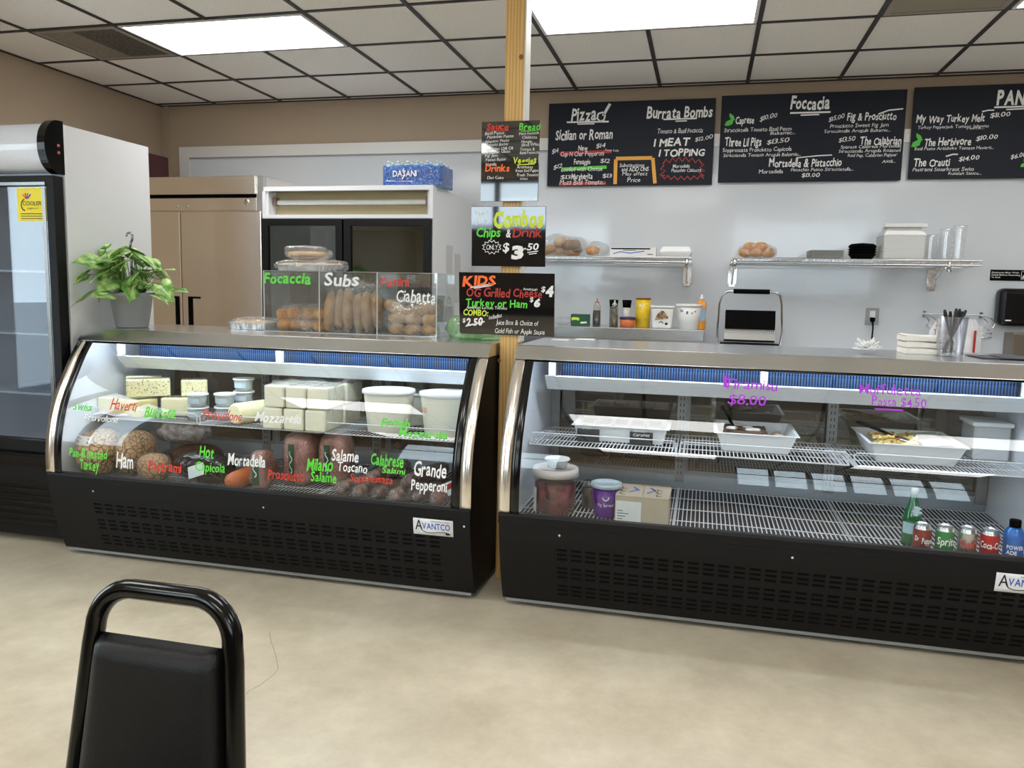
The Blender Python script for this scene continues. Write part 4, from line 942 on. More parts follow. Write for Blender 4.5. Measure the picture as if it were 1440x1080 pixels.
MB().lathe([(0,.232),(.014,.231),(.0155,.228),(.0155,.2055),(0,.2055)], (4.91,-2.54,ZD), 20).build('cap', M('cap_pale_metal', (200,204,196), .3, .5), gb)
q = MB(); q.strip([(4.91+math.cos(a)*.0367, -2.54+math.sin(a)*.0367) for a in [-2.9+k*.2 for k in range(14)]], ZD+.05, ZD+.095, 'z'); q.build('label', M('label_mint', (170,206,210), .5), gb)
q = MB(); q.lathe([(0,0),(.02,0)], (0,0,0), 16); q.v = [(4.915+x, -2.54-.0305-.006*(1-(y+.02)/.04)-.0006, ZD+.145+y) for x, y, z in q.v]; q.build('neck_label', M('label_mint2', (186,208,214), .5), gb)
# white box added in place of a reflection at the far end
wb = thing('reflection_box', 'white box standing in for a reflection at the far end of the upper shelf', 'reflection', (5.30,-2.1,ZS))
q = MB(); q.box(5.225,5.37,-2.16,-1.98,ZS+.001,ZS+.15); q.build('reflection_body', GLASS('reflection_milky', (236,240,244), .06, .1, 0, 40, .5), wb, bevel=.008)
q = MB(); q.box(5.215,5.378,-2.17,-1.97,ZS+.1505,ZS+.17); q.build('lid', LIDW, wb, bevel=.005)
# ================================================================== ON TOP OF THE CASES
ZT = 1.1552
pl = thing('potted_plant', 'arrowhead plant with light green leaves in a grey plastic pot', 'plant', (1.005,-2.24,ZT)); px_, py_ = 1.005, -2.24
POT = M('grey_pot', (142,142,142), .5, 0, .04)
MB().lathe([(0,.001),(.078,.001),(.083,.006),(.107,.165),(.113,.168),(.118,.173),(.121,.188),(.117,.19),(.108,.18),(0,.165)], (px_,py_,ZT), 40).build('pot', POT, pl)
MB().lathe([(0,.176),(.105,.172)], (px_,py_,ZT), 30).build('soil', M('potting_soil', (58,44,34), .95, 0, .4, 60, .6, 60), pl)
LEAF = PATTERN('leaf_green', (88,150,56), (196,222,140), 'noise', 22, .4, .38, .66, .08)
lf, stems = MB(), MB(); rnd = random.Random(21)
def leaf(mb, base, direction, tilt, size, roll):
    """arrowhead leaf: pointed tip, two back lobes, folded along the midrib"""
    d = Vector(direction).normalized(); s_ = d.cross(Vector((0,0,1))).normalized(); n = s_.cross(d)
    s_ = s_*math.cos(roll)+n*math.sin(roll); n = s_.cross(d)
    half = [(-.34,.22),(-.25,.42),(.0,.50),(.25,.43),(.55,.25),(.85,.06),(1.0,0)]
    mid = [(-.05,0),(0.02,0),(.15,0),(.35,0),(.6,0),(.85,0),(1.0,0)]
    P = lambda x, y, z: Vector(base)+(d*x+s_*y+n*z)*size
    for sg in (1,-1):
        vs = [P(x, 0, -.12*x*x) for x, _ in mid]+[P(x, sg*y, .16*abs(y)-.16*max(0,x)**2-.06*abs(y)**2*6) for x, y in half]
        n_ = len(mid); mb.add(vs, [(i,i+1,n_+i+1,n_+i) if sg > 0 else (i,n_+i,n_+i+1,i+1) for i in range(n_-1)], True)
targets = []
for k in range(44):
    a = rnd.uniform(0, 2*math.pi); rr = rnd.uniform(.03,.235); h = rnd.uniform(.26,.44)-rr*.42
    targets.append((a, rr, h, rnd.uniform(.085,.125)))
extra = [(math.pi*.98,.20,.42,.115),(math.pi*.93,.235,.34,.11),(math.pi*1.05,.17,.30,.105),(-.15,.245,.23,.11),(-.3,.27,.17,.10),(.1,.30,.21,.09),(2.6,.16,.36,.1),(-1.2,.12,.40,.11),(-1.8,.10,.37,.11),(-.9,.15,.36,.11),(-2.3,.13,.33,.105),(-1.5,.05,.42,.1)]
for a, rr, h, sz in targets+extra:
    tip = Vector((px_+rr*math.cos(a), py_-.03+rr*math.sin(a)*.95, ZT+max(.16,h)))
    b0 = Vector((px_+.05*math.cos(a), py_+.05*math.sin(a), ZT+.17)); m_ = (b0+tip)/2+Vector((0,0,.05))
    stems.tube([b0, b0.lerp(m_,.6)+Vector((0,0,.01)), m_, m_.lerp(tip,.6)+Vector((0,0,.004)), tip], [.003,.0027,.0024,.002,.0016], 5)
    a2 = a+rnd.uniform(-.5,.5); dr_ = Vector((.75*math.cos(a2), .6*math.sin(a2)-.35, rnd.uniform(-.7,.15)))
    leaf(lf, tip, dr_, 0, sz, rnd.uniform(-.8,.8))
lf.v = [(max(x,.866),y,z) for x, y, z in lf.v]; stems.v = [(max(x,.868),y,z) for x, y, z in stems.v]
stems.build('stems', M('stem_green', (96,128,60), .5), pl); o = lf.build('foliage', LEAF, pl, solid=.0008)
hk = MB(); p0 = Vector((1.03,-2.26,ZT+.17))
hp_ = [(0,0,0),(0,0,.16),(.004,0,.22),(-.004,0,.262),(-.0,0,.285),(.012,0,.305),(.012,0,.325),(-.002,0,.34),(-.018,0,.336),(-.026,0,.32)]
hk.tube([p0+Vector(q) for q in [(x,y,z) for x, y, z in hp_]], .0065, 8); hk.build('hanger_hook', PATTERN('hook_marbled', (70,70,70), (190,190,190), 'noise', 60, .35, .4, .6, 0), pl)
# ---- acrylic bread bin
ACR = GLASS('acrylic_clear', (246,248,248), .06, .0, 0, 40, .015); ACE = GLASS('acrylic_edge', (226,232,232), .15, .1, 0, 40, .45)
BX0, BX1, BY0, BY1, BZ1 = 1.765, 2.740, -2.165, -1.885, 1.476
ac = thing('acrylic_bread_bin', 'clear acrylic bin with three bread compartments on the cheese case', 'bread bin', ((BX0+BX1)/2,(BY0+BY1)/2,ZT)); th = .004
fp = MB().box(BX0,BX1,BY0,BY0+th,ZT+.0045,BZ1).build('front_panel', ACR, ac)
MB().box(BX0,BX1,BY1-th,BY1,ZT+.0045,BZ1).build('back_panel', ACR, ac); MB().box(BX0,BX1,BY0,BY1,ZT+.0002,ZT+.0042).build('base', ACR, ac)
DX = [BX0+(BX1-BX0)*k/3 for k in range(4)]
for i, x in enumerate(DX):
    x = min(max(x, BX0+th/2), BX1-th/2); MB().box(x-th/2,x+th/2,BY0+th+.0003,BY1-th-.0003,ZT+.0046,BZ1-.0002).build('divider' if 0 < i < 3 else 'end_panel', ACR, ac)
eg = MB()
for x in DX: x = min(max(x, BX0+.003), BX1-.003); eg.box(x-.003,x+.003,BY0-.0006,BY0+.001,ZT+.0046,BZ1)
eg.box(BX0,BX1,BY0-.0005,BY0+.005,BZ1,BZ1+.0015); eg.box(BX0,BX1,BY1-.005,BY1,BZ1,BZ1+.0015); eg.box(BX1-.005,BX1,BY0+.005,BY1-.005,BZ1,BZ1+.0015); eg.box(BX0,BX1,BY0-.0006,BY0+.001,ZT+.0002,ZT+.0045)
eg.build('panel_edges', ACE, ac)
MB().box(BX0,BX1,BY0+.0051,BY1-.0051,BZ1-.0,BZ1+.003).build('lid', ACR, ac)
t = MB(); P = lambda x, z: (x, BY0-.0018, z)
for tx, u0, v0, u1, cp_, ci, bo in (('Focaccia',371,398,437,14,GR,.03),('Subs',456,401,504,17,WH,.02),('Panini',535,402,575,12,RD,.01),('Ciabatta',557,424,612,17,WH,.01)):
    a = at_y(u0, v0, BY0); b = at_y(u1, v0, BY0); write(t, tx, P, a.x, a.z, b.x-a.x, cp_*(b.x-a.x)/(u1-u0), bo, 1, ci=ci)
t.build('lettering', PALETTE, fp)
CRUST = PATTERN('golden_crust', (188,116,52), (232,180,112), 'noise', 24, .5, .3, .7, .2); SUBC = PATTERN('sub_crust', (176,122,70), (222,184,134), 'noise', 16, .55, .3, .7, .2); CIAB = PATTERN('ciabatta_crust', (196,138,82), (236,204,158), 'noise', 20, .6, .3, .7, .2)
ZB = ZT+.0048
def bag(name, lab, cat, rolls, shell, mat, seed, group='bagged breads in the acrylic bin', part='bread_roll', base=ZB):
    r = thing(name, lab, cat, (shell[0],shell[1],base), group)
    for k, (c, rad, rot) in enumerate(rolls): MB().blob(c, rad, .2, 24, seed+k, rot, 20, 14, power=.85).build(part, mat, r)
    q = MB(); q.blob(shell[:3], shell[3:6], .22, 9, seed+50, (0,0,0), 40, 26, power=.7)
    q.v = [(min(max(x, shell[6]), shell[7]), y, max(z, base+.0004)) for x, y, z in q.v]
    q.build('plastic_bag', FILM2, r); return r
rl = []
rnd = random.Random(4)
for j in range(2):
    for i in range(4):
        for l in range(2 if i else 2): rl.append(((1.855+i*.068+.008*rnd.random(), -2.115+j*.10, ZB+.032+l*.057+.006*rnd.random()), (.036,.045,.030), (0,0,rnd.random())))
bag('bread_bag', 'bag of small golden focaccia rolls in the first compartment', 'bread', rl, (1.955,-2.055,ZB+.065,.15,.10,.085,DX[0]+.006,DX[1]-.006), CRUST, 1)
rl = [((2.122+i*.053, -2.11+.015*(i%2), ZB+.108+.006*(i%3)), (.0275,.034,.107), (0,.06*(i-2.5)*-.35,0)) for i in range(6)]
rl += [((2.16+i*.07, -1.98, ZB+.10), (.03,.035,.095), (0,0,0)) for i in range(4)]
bag('bread_bag', 'bag of long sub rolls standing upright in the middle compartment', 'bread', rl, (2.252,-2.05,ZB+.125,.153,.105,.15,DX[1]+.006,DX[2]-.006), SUBC, 20)
rl = []
for i in range(3):
    for l in range(2): rl.append(((2.50+i*.088, -2.10, ZB+.03+l*.052), (.046,.05,.028), (0,0,.2*i)))
rl += [((2.475,-2.06,ZB+.135),(.065,.05,.03),(0,.5,0)), ((2.66,-2.07,ZB+.138),(.058,.055,.034),(0,-.1,0)), ((2.57,-2.03,ZB+.12),(.05,.05,.03),(0,0,0))]
bag('bread_bag', 'bag of ciabatta and panini rolls in the compartment nearest the post', 'bread', rl, (2.575,-2.05,ZB+.095,.16,.10,.11,DX[2]+.006,DX[3]-.006), CIAB, 40)
FOIL = M('foil_tray', (206,206,208), .28, 1, .06, 40)
LOAF = PATTERN('flat_loaf', (214,166,112), (238,208,170), 'noise', 14, .6, .3, .7, .15)
def foiltray(x0, x1, y0, y1, z, h, lab, seed, loafh=.02):
    r = thing('foil_tray', lab, 'bread tray', ((x0+x1)/2,(y0+y1)/2,z), 'foil trays of bagged bread'); n = 96
    cx, cy = (x0+x1)/2, (y0+y1)/2
    def f(i, j):
        a = i*2*math.pi; c, s_ = math.cos(a), math.sin(a); e = .35
        k = .90+.10*j; fl = .004*math.cos(i*n*math.pi*.75)*(1-j)
        x = math.copysign(abs(c)**e, c)*((x1-x0)/2*k+fl); y = math.copysign(abs(s_)**e, s_)*((y1-y0)/2*k+fl)
        return (cx+x, cy+y, z+.0008+h*j)
    q = MB(); q.grid(f, n*2, 3); bot = [f(i/(n*2), 0) for i in range(n*2)]; q.add(bot, [tuple(range(len(bot)))]); q.build('tray', FOIL, r)
    rim = MB(); rim.tube([f(i/n, 1) for i in range(n)], .0028, 6, True); rim.build('rim', FOIL, r)
    q = MB(); q.blob((cx,cy,z+h*.8), ((x1-x0)*.46,(y1-y0)*.44,loafh), .1, 20, seed, (0,0,0), 28, 12, power=.5, flat=h*.6); q.build('bread', LOAF, r)
    q = MB(); q.blob((cx,cy,z+h*.8), ((x1-x0)*.53,(y1-y0)*.52,loafh+.018), .22, 22, seed+7, (0,0,0), 44, 20, power=.6, flat=h*.8-.001); q.build('plastic_bag', FILM2, r)
    return r
foiltray(1.50,1.755,-2.11,-1.93,ZT+.0003,.036,'foil tray of wrapped bread on the steel top beside the acrylic bin',1)
foiltray(1.80,2.16,-2.13,-1.93,BZ1+.0032,.032,'long foil tray of bagged flatbread on top of the acrylic bin',2)
fb = thing('bread_bag', 'clear bag with a pale flatbread lying on the long foil tray', 'bread', (1.965,-2.03,BZ1+.06))
ZF = BZ1+.0032+.032*.8+.042
MB().blob((1.955,-2.03,ZF+.024), (.095,.07,.014), .1, 18, 5, (0,0,0), 24, 10, power=.6).build('flatbread', LOAF, fb)
MB().blob((1.955,-2.03,ZF+.032), (.12,.085,.034), .28, 20, 9, (0,0,0), 40, 20, power=.6).build('plastic_bag', FILM2, fb)
# green bag by the post
gbm = GLASS('green_film', (206,232,196), .10, .12, 1.0, 40, .34, (160,206,150))
q = MB(); q.blob((2.86,-2.06,ZT+.045), (.10,.07,.058), .45, 16, 3, (0,.1,0), 36, 22, flat=.0448); q.blob((2.955,-2.22,ZT+.022), (.10,.06,.026), .5, 20, 8, (0,.1,.3), 30, 16, flat=.0218)
tag(q.build('green_bag', gbm), 'crumpled pale green plastic bag on the cheese case by the post', 'bag')
tag(MB().box(2.985,3.085,-2.20,-2.05,ZT+.0002,ZT+.004).build('paper_sheet', M('paper_white', (236,236,234), .7)), 'small white paper on the steel top against the wooden post', 'paper')
# ---- papers, bow, napkins, cutlery, menus on the other case
for (u0,v0,u1,v1), lab in (((774,479,799,476),'white card lying at the post end of the drinks case'),((808,478,836,473),'white card lying on the drinks case top in front of the bottle shelf')):
    a = at_z(u0, v0, ZT); x1 = at_z(u1, v0, ZT).x
    tag(MB().box(a.x, x1, a.y+.004, a.y+.10, ZT+.0002, ZT+.003).build('paper_card', MATS['paper_white']), lab, 'paper')
bo = at_z(1222, 499, ZT); q = MB(); rnd = random.Random(8)
for k in range(46):
    a = rnd.random()*6.28; e = rnd.random()*1.2; rr = .018+.03*rnd.random(); c = Vector((bo.x, bo.y+.04, ZT+.02)); d = Vector((math.cos(a)*math.cos(e), math.sin(a)*math.cos(e), math.sin(e)))
    p = c+d*rr; s_ = d.cross(Vector((0,0,1))).normalized()*.012
    q.tube([c, p+s_, p+d*.014, p-s_, c+d*.01], .0035, 5, flat=2)
q.v = [(x,y,max(z,ZT+.0004)) for x, y, z in q.v]
tag(q.build('ribbon_bow', M('ribbon_white', (240,240,240), .4)), 'white ribbon bow lying on the steel case top', 'bow')
nb = at_z(1258, 493, ZT); NAP = M('napkin_cream', (240,236,226), .85, 0, .03, 40)
for k in range(3):
    z = ZT+.0004+k*.029; x0 = nb.x+.0+(.0 if k < 2 else -.004); x1 = x0+.148; y0, y1 = -2.10+.004*k, -1.93
    q = MB(); q.grid(lambda i, j: (x0+(x1-x0)*i, y0+(y1-y0)*j, z+.026+.003*math.sin(i*4+k)-(.004 if min(i,1-i,j,1-j) < .02 else 0)), 16, 10)
    q.grid(lambda i, j: (x0+(x1-x0)*i, y0-.002*math.sin(j*3.14), z+.026*j+(.003*math.sin(i*4+k)-.004)*j), 16, 5); q.grid(lambda i, j: (x1, y0+(y1-y0)*i, z+.026*j-.004*j), 4, 2); q.grid(lambda i, j: (x0, y0+(y1-y0)*i, z+.026*j-.004*j), 4, 2); q.grid(lambda i, j: (x0+(x1-x0)*i, y1, z+.026*j-.004*j), 4, 2); q.add([(x0,y0,z),(x1,y0,z),(x1,y1,z),(x0,y1,z)], [(0,1,2,3)])
    tag(q.build('napkin_stack', NAP), ('cream napkin bundle lying lowest beside the cutlery cup','cream napkin bundle in the middle of the pile','cream napkin bundle on top of the pile')[k], 'napkins', 'napkin bundles')
cc = at_z(1338, 501, ZT); cx, cy = cc.x, cc.y+.03
cu = thing('cutlery_cup', 'clear plastic cup holding black cutlery on the case top', 'cup', (cx,cy,ZT))
MB().lathe([(0,.001),(.05,.001),(.052,.006),(.0625,.165),(.0655,.167),(.0655,.171),(.062,.171),(.05,.008),(0,.006)], (cx,cy,ZT), 32).build('cup', GLASS('cup_clear', (236,238,242), .08, .02, 0, 40, .06), cu)
CUT = M('black_plastic', (16,16,18), .3)
for k, (dx, dy, tx_, ty_, col) in enumerate(((-.03,.0,-.035,.0,0),(-.015,-.02,-.03,.02,0),(.01,-.015,.02,-.02,0),(.02,.01,.04,.01,0),(.0,.02,.05,.0,0),(-.02,.02,.02,.03,0),(.03,-.01,-.02,-.03,0))):
    b0 = Vector((cx-tx_*.5, cy-ty_*.5, ZT+.012)); b1 = Vector((cx+tx_, cy+ty_, ZT+.195+.006*(k%3)))
    r = thing('plastic_cutlery', 'black plastic cutlery piece standing in the clear cup', 'cutlery', tuple(b0), 'cutlery in the clear cup')
    MB().tube([b0.lerp(b1,.35), b0.lerp(b1,.7), b0.lerp(b1,.92), b1], [.0035,.005,.0075,.005], 8, flat=1.0).build('handle', CUT, r)
    MB().tube([b0, b0.lerp(b1,.1), b0.lerp(b1,.25), b0.lerp(b1,.36)], [.004,.012,.013,.0035], 8, flat=.9).build('head', CUT, r)
mn = at_z(1385, 505, ZT); MENU = M('menu_dark', (74,72,84), .35, 0, .1, 8)
for k, (dx, dy, rz) in enumerate(((.02,.12,.05),(.10,.09,-.08))):
    tag(MB().obox((mn.x+.10+dx, mn.y+dy, ZT+.003+.0036*k), (.26,.20,.003), (0,0,rz)).build('menu_sheet', MENU), ('dark laminated menu lying beneath another at the end of the case top','dark laminated menu lying uppermost at the end of the case top')[k], 'menu')
# ================================================================== SIGNS
BOARDM = M('chalkboard_slate', (27,31,41), .6, 0, .05, 3, spec=.25); SIGNM = M('gloss_black_sign', (20,20,21), .04, 0, .03, spec=1.0, coat=1)
def board(name, lab, x0, x1, y, z0, z1, mat, tilt=0, cat='sign', th=.008):
    o = thing(name, lab, cat, ((x0+x1)/2, y+th/2, z0))
    b = MB().box(x0, x1, y, y+th, z0, z1).build('panel', mat, o, bevel=.0015)
    return o, b
def lines(parent, y, ls, strokes=(), extra=None):
    t = MB(); P = lambda x, z: (x, y-.0012, z)
    X = lambda u, v: at_y(u, v, y)
    for pts, w, ci in strokes:
        q = [X(u, v) for u, v in pts]; k = abs(X(pts[0][0]+10, pts[0][1]).x-q[0].x)/10
        P2 = lambda x, z: (x, y-.0008, z); stroke(t, [(p.x, p.z) for p in q], w*k, P2, ci)
    for tx, u0, v0, u1, cp_, ci, bo, *rs in ls:
        a, b = X(u0, v0), X(u1, v0); k = (b.x-a.x)/(u1-u0)
        write(t, tx, P, a.x, a.z, b.x-a.x, cp_*k, bo, 1.0, rs[0] if rs else 0, ci)
    return t.build('lettering', PALETTE, parent)
YB = .036
def L_(px, py, ox, oy, s): return ox+px/s, oy+py/s
o, b = board('menu_board', 'dark slate menu board for pizza, nearest the wooden post', 2.845, 4.058, YB, 2.19, 2.795, BOARDM, cat='menu board')
lines(b, YB, [('Pizza',803,170,838,18,WH,.025),('Sicilian or Roman',781,197,861,14,WH,.02),('New',813,212,826,7,WH,.02),('$14',838,209,851,6,WH,0,.15),('Cup N Char Pepperoni',788,220,849,7,WH,.0),('$14',776,217,785,6,WH,0,.3),('Romano Truffle',851,212,870,3,WH,0,-.1),
    ('Formaggio',807,231,830,7,WH,.02),('$12',844,229,857,6,WH,0),('Loaded with Cheese',789,241,847,6,WH,0),('$12',778,239,790,6,WH,0,.3),('Margherita',803,252,833,8,WH,.02),('$13',788,252,802,6,WH,0),('$13',847,250,860,6,WH,0),('Mozz Basil Tomato...',787,260,851,7,WH,0),
    ('Substitutions',871,235,906,5,WH,.0),('and ADD ONS',874,241,912,6,WH,.01),('May effect',875,247,910,5,WH,0),('Price',882,256,900,6,WH,0),
    ('Burrata Bombs',909,167,1001,16,WH,.025),('Tomato & Basil Focaccia',924,188,988,7,WH,0),('1 MEAT',919,206,969,11,WH,.03),('$12.00',977,199,1002,6,WH,0,.15),('1 TOPPING',926,220,990,10,WH,.03),('Mortadella',946,236,970,5,WH,.01),('Pistachio Ciabatta',944,242,986,5,WH,.0)],
    [([(797,172),(856,171)],2.2,WH),([(812,174.5),(836,174)],1.6,WH),([(933,168),(980,166.5)],2,WH),([(950,170.5),(966,170)],1.6,WH),
     ([(787,216),(860,213)],4.5,DR),([(790,238),(853,235)],4.5,GR),([(786,259),(852,257)],4.5,DR),
     ([(848,163),(858,146)],4,WH),([(841,160),(847,158),(851,163),(849,169),(844,170.5),(840,167),(841,160)],2.4,WH)]
    +[([(865,259),(866,224)],5,YE),([(866,223),(917,222)],5,YE),([(918,222),(921,258)],5,YE)]
    +[([(932+i*4.6, 231-(6 if i%2 else 0)-4*math.sin(i/12*3.14)) for i in range(13)],1.6,DR),([(990,231),(984,236),(991,240),(983,243),(990,247)],1.6,DR),([(930+i*4.6, 246+(5 if i%2 else 0)+2*math.sin(i/13*3.14)) for i in range(14)],1.6,DR),([(934,232),(929,238),(936,240),(928,246),(935,247)],1.6,DR)])
LEAFP = M('paint_leaf', (86,196,70), .6, 0, 0)
def leafmark(parent, y, cu, cv, s):
    t = MB()
    for pts in ([(-.1,-1.0),(.5,-.6),(.75,.05),(.15,.05),(-.15,-.45)], [(-.9,.95),(-.65,.35),(.0,.0),(.55,.05),(.3,.75),(-.35,1.0)]):
        q = [at_y(cu+a*s, cv+b_*s, y) for a, b_ in pts]; t.add([(p.x, y-.0009, p.z) for p in q], [tuple(range(len(q)))])
    t.build('leaf_mark', LEAFP, parent)
o, b = board('menu_board', 'dark slate menu board for focaccia, in the middle', 4.098, 5.312, YB, 2.205, 2.808, BOARDM, cat='menu board')
lines(b, YB, [('Foccacia',1111,154,1166,19,WH,.03),('Caprese',1034,174,1060,11,WH,.02),('$10.00',1068,171,1092,7,WH,0,.25),('Stracciatella Tomato Basil Pesto',1018,186,1113,6,WH,0),('Balsamic...',1083,189.5,1118,5,WH,0),
    ('Three Lil Pigs',1019,206,1070,12,WH,.02),('$13.50',1078,203,1109,7,WH,.0,.1),('Soppressata Prosciutto Capicola',1016,214,1113,6,WH,0),('Stracciatella Tomato Arugula Balsamic...',1017,221,1126,5,WH,0),
    ('$15.00',1165,171,1187,7,WH,0,.2),('Fig & Prosciutto',1191,170,1260,12,WH,.02),('Prosciutto Sweet Fig Jam',1167,180,1249,6,WH,0),('Stracciatella Arugula Balsamic...',1159,187,1252,5,WH,0),
    ('$13.50',1179,200,1202,7,WH,0,.1),('The Calabrian',1209,204,1267,12,WH,.02),('Spianata Calabrese Mortadella',1182,209,1267,5,WH,0),('Stracciatella Arugula Roasted',1179,215,1266,5,WH,0),('Red Pep. Calabrian Pepper',1192,221,1261,5,WH,0),('Aioli...',1240,229,1259,5,WH,0),
    ('Mortadella & Pistacchio',1081,235,1183,12,WH,.02),('Mortadella',1067,244,1101,6,WH,0),('Pistachio Pesto Stracciatella...',1112,241,1200,5,WH,0),('$13.00',1127,249,1152,6,WH,.01)],
    [([(1111,159),(1168,157.5)],2.4,WH),([(1126,162),(1152,161)],2,WH),([(1235,160.5),(1250,155),(1270,153)],2,WH),([(1120,222),(1150,219),(1170,218)],1.5,WH)])
leafmark(b, YB, 1027, 168, 9)
o, b = board('menu_board', 'dark slate menu board for panini, cut by the picture edge', 5.355, 6.568, YB, 2.212, 2.818, BOARDM, cat='menu board')
lines(b, YB, [('PANINI',1401,148,1462,22,WH,.04),('My Way Turkey Melt',1288,173,1384,12,WH,.02),('$11.00',1392,166,1420,7,WH,.01,.1),('Turkey Pepperjack Tomato Jalapeno',1290,181.5,1390,5,WH,0),('Pesto...',1359,182,1384,4,WH,0),
    ('The Herbivore',1299,205,1365,12,WH,.02),('$10.00',1372,198,1402,7,WH,.01,.1),('Basil Pesto Artichoke Tomato Havarti...',1286,211.5,1397,5,WH,0),('The Crauti',1284,234,1335,12,WH,.02),('$14.00',1348,227,1376,7,WH,.01,.1),('Pastrami Sauerkraut Swiss',1283,241,1369,6,WH,0),('Russian Sauce...',1333,246,1380,5,WH,0),('$6.00',1421,224,1442,7,WH,.01,.2)],
    [([(1398,151),(1470,149)],2.6,WH),([(1415,154),(1450,152.5)],2,WH),([(1381,157),(1390,155),(1398,155)],2,WH),([(1330,220),(1340,217),(1347,217)],2,WH)])
leafmark(b, YB, 1290, 197, 10); leafmark(b, YB, 1440, 229, 6)
# glossy marker signs on the post
S1 = -2.368
o, b = board('marker_sign', 'tall glossy black sign listing sauces and breads, topmost on the post', 3.017, 3.289, S1, 1.806, 2.164, SIGNM)
lines(b, S1, [('Sauce',684,183,715,9,RD,.02),('Bread',730,183,759,9,GR,.02),('Basil Pesto',682,190,709,4,WH,0,.03),('Pistachio Pesto',685,195,722,4,WH,0,.03),('Jalapeno Pesto',682,201,716,4,WH,0,.03),('Tomato Butter',683,206,715,4,WH,0,.03),('Calabrian Chili Oil',682,212,721,4,WH,0,.03),('Balsamic Glaze',685,216,717,4,WH,0,.02),('Fig Jam',682,221,700,4,WH,0),('Peanut Butter',683,227,712,4,WH,0,.03),('Nutella',683,233,698,4,WH,0),
    ('Herb Focaccia',730,190,758,4,WH,0,.03),('Ciabatta',734,195,755,4,WH,0),('Hoagie',733,201,748,4,WH,0),('Sliced White',733,206,759,4,WH,0,.03),('Tomato &',731,212,752,4,WH,0),('Basil Focaccia',731,217,758,4,WH,0,.02),('Veggies',721,230,754,9,LM,.03),('Drinks',682,241,716,9,OR,.03),
    ('Artichokes',727,237,749,4,WH,0),('Roast Red Pepper',725,242,758,4,WH,0),('Fresh Tomato',727,248,757,4,WH,0),('Onion',731,253,742,3,WH,0),('Diet Coke',685,252,708,4,WH,0)],
    [([(684,184.5),(715,183.5)],1,RD),([(733,184.5),(757,183.5)],1,GR),([(727,232),(752,230.5)],1.2,LM)])
S2 = -2.372
o, b = board('marker_sign', 'glossy black combo price sign in the middle of the post', 2.979, 3.331, S2, 1.51, 1.782, SIGNM)
lines(b, S2, [('Make',669,305,687,8,WH,0,.25),('It a',671,316,685,7,WH,0,.25),('Combos',694,318,764,21,LM,.05),('Chips',670,333,704,13,GR,.02),('&',712,333,719,12,WH,.02),('Drink',721,333,762,13,DR,.02),('ONLY',684,351,700,7,WH,0),('$',707,354,716,13,WH,.02),('3',719,364,736,18,WH,.06),('.50',737,351,757,10,WH,.02)],
    [([(746,318),(757,318)],2,OR),([(742,355),(757,353)],1.2,WH),([(744,357.5),(755,356)],1.2,WH)]+
    [([(692+(13.5 if i%2 else 10.5)*math.cos(i*.2618), 347.5-(10 if i%2 else 7)*math.sin(i*.2618)) for i in range(25)],1,WH)])
o.rotation_euler = (math.radians(3.3), 0, 0)
S3 = -2.366
o, b = board('marker_sign', 'glossy black kids menu sign standing lowest on the post', 2.924, 3.381, S3, 1.192, 1.482, SIGNM)
lines(b, S3, [('KIDS',652,402,698,13,OR,.04,.05),('OG Grilled Cheese',657,416,763,12,DR,.02),('American',737,408,757,4,WH,0),('$',762,410,768,8,WH,.02),('4',768,416,779,13,WH,.06),('Turkey or Ham',656,430,742,11,GR,.02),('$',746,424,751,7,WH,.02),('6',751,430,760,10,WH,.06),('American Lettuce Tomato',657,433.5,714,4,WH,0),
    ('COMBO:',652,443,687,8,LM,.03),('$',651,453,655,6,WH,.02),('2.50',656,458,679,10,WH,.04,.1),('includes',688,449,706,6,WH,0,.2),('Juice Box & Choice of',698,456,757,7,WH,0),('Gold Fish or Apple Sauce',696,468,766,7,WH,0)],
    [([(663,404),(699,398)],1.3,WH),([(668,405),(694,401)],1.3,WH),([(655,458.5),(682,452)],1.6,WH)])
o.rotation_euler = (math.radians(5.5), 0, 0)
# ================================================================== WALL SHELVES, PREP TABLES, SMALL THINGS
def wall_shelf(x0, x1, lab, br):
    r = thing('wire_wall_shelf', lab, 'shelf', ((x0+x1)/2,-.15,1.61)); y0, y1 = -.345, .045; z = 1.652
    m = MB(); n = int((x1-x0)/.024)
    for i in range(n+1): x = x0+(x1-x0)*i/n; m.box(x-.0018,x+.0018,y0,y1,z-.0018,z+.0018)
    for y in (-.22,-.1): m.box(x0,x1,y-.003,y+.003,z-.008,z-.002)
    m.build('deck_wires', CHROME, r)
    f = MB()
    for y in (y0, y1-.004): f.tube([(x0,y,z-.002),(x1,y,z-.002)],.0042,8); f.tube([(x0,y,z-.032),(x1,y,z-.032)],.0042,8)
    for x in (x0,x1): f.tube([(x,y0,z-.002),(x,y1-.004,z-.002)],.0042,8); f.tube([(x,y0,z-.032),(x,y1-.004,z-.032)],.0042,8)
    k = int((x1-x0)/.04); f.tube([(x0+(x1-x0)*i/(k*2), y0, z-.004 if i%2 else z-.030) for i in range(k*2+1)], .0026, 6, smooth=False)
    f.build('shelf_rim', CHROME, r)
    for x in br:
        b = MB(); b.box(x-.022,x+.022,.056,.0665,z-.19,z-.03); b.tube([(x,y0+.02,z-.038),(x,.05,z-.038)],.006,8); b.tube([(x,.05,z-.17),(x,y0+.10,z-.045)],.006,8); b.tube([(x,.05,z-.10),(x,y0+.2,z-.045)],.005,8)
        b.cyl((x,y0+.012,z-.075), .014, .075, 12); b.box(x-.03,x+.03,.05,.0665,z-.17,z-.05); b.build('bracket', CHROME, r)
    return r
wall_shelf(2.55, 3.945, 'chrome wire wall shelf with bread bags and foil box', (2.6,3.915))
wall_shelf(4.215, 5.745, 'chrome wire wall shelf with stacked takeout containers', (4.235,5.56))
ZW = 1.6545
def sh_x(u, y=-.2): return at_y(u, 360, y).x
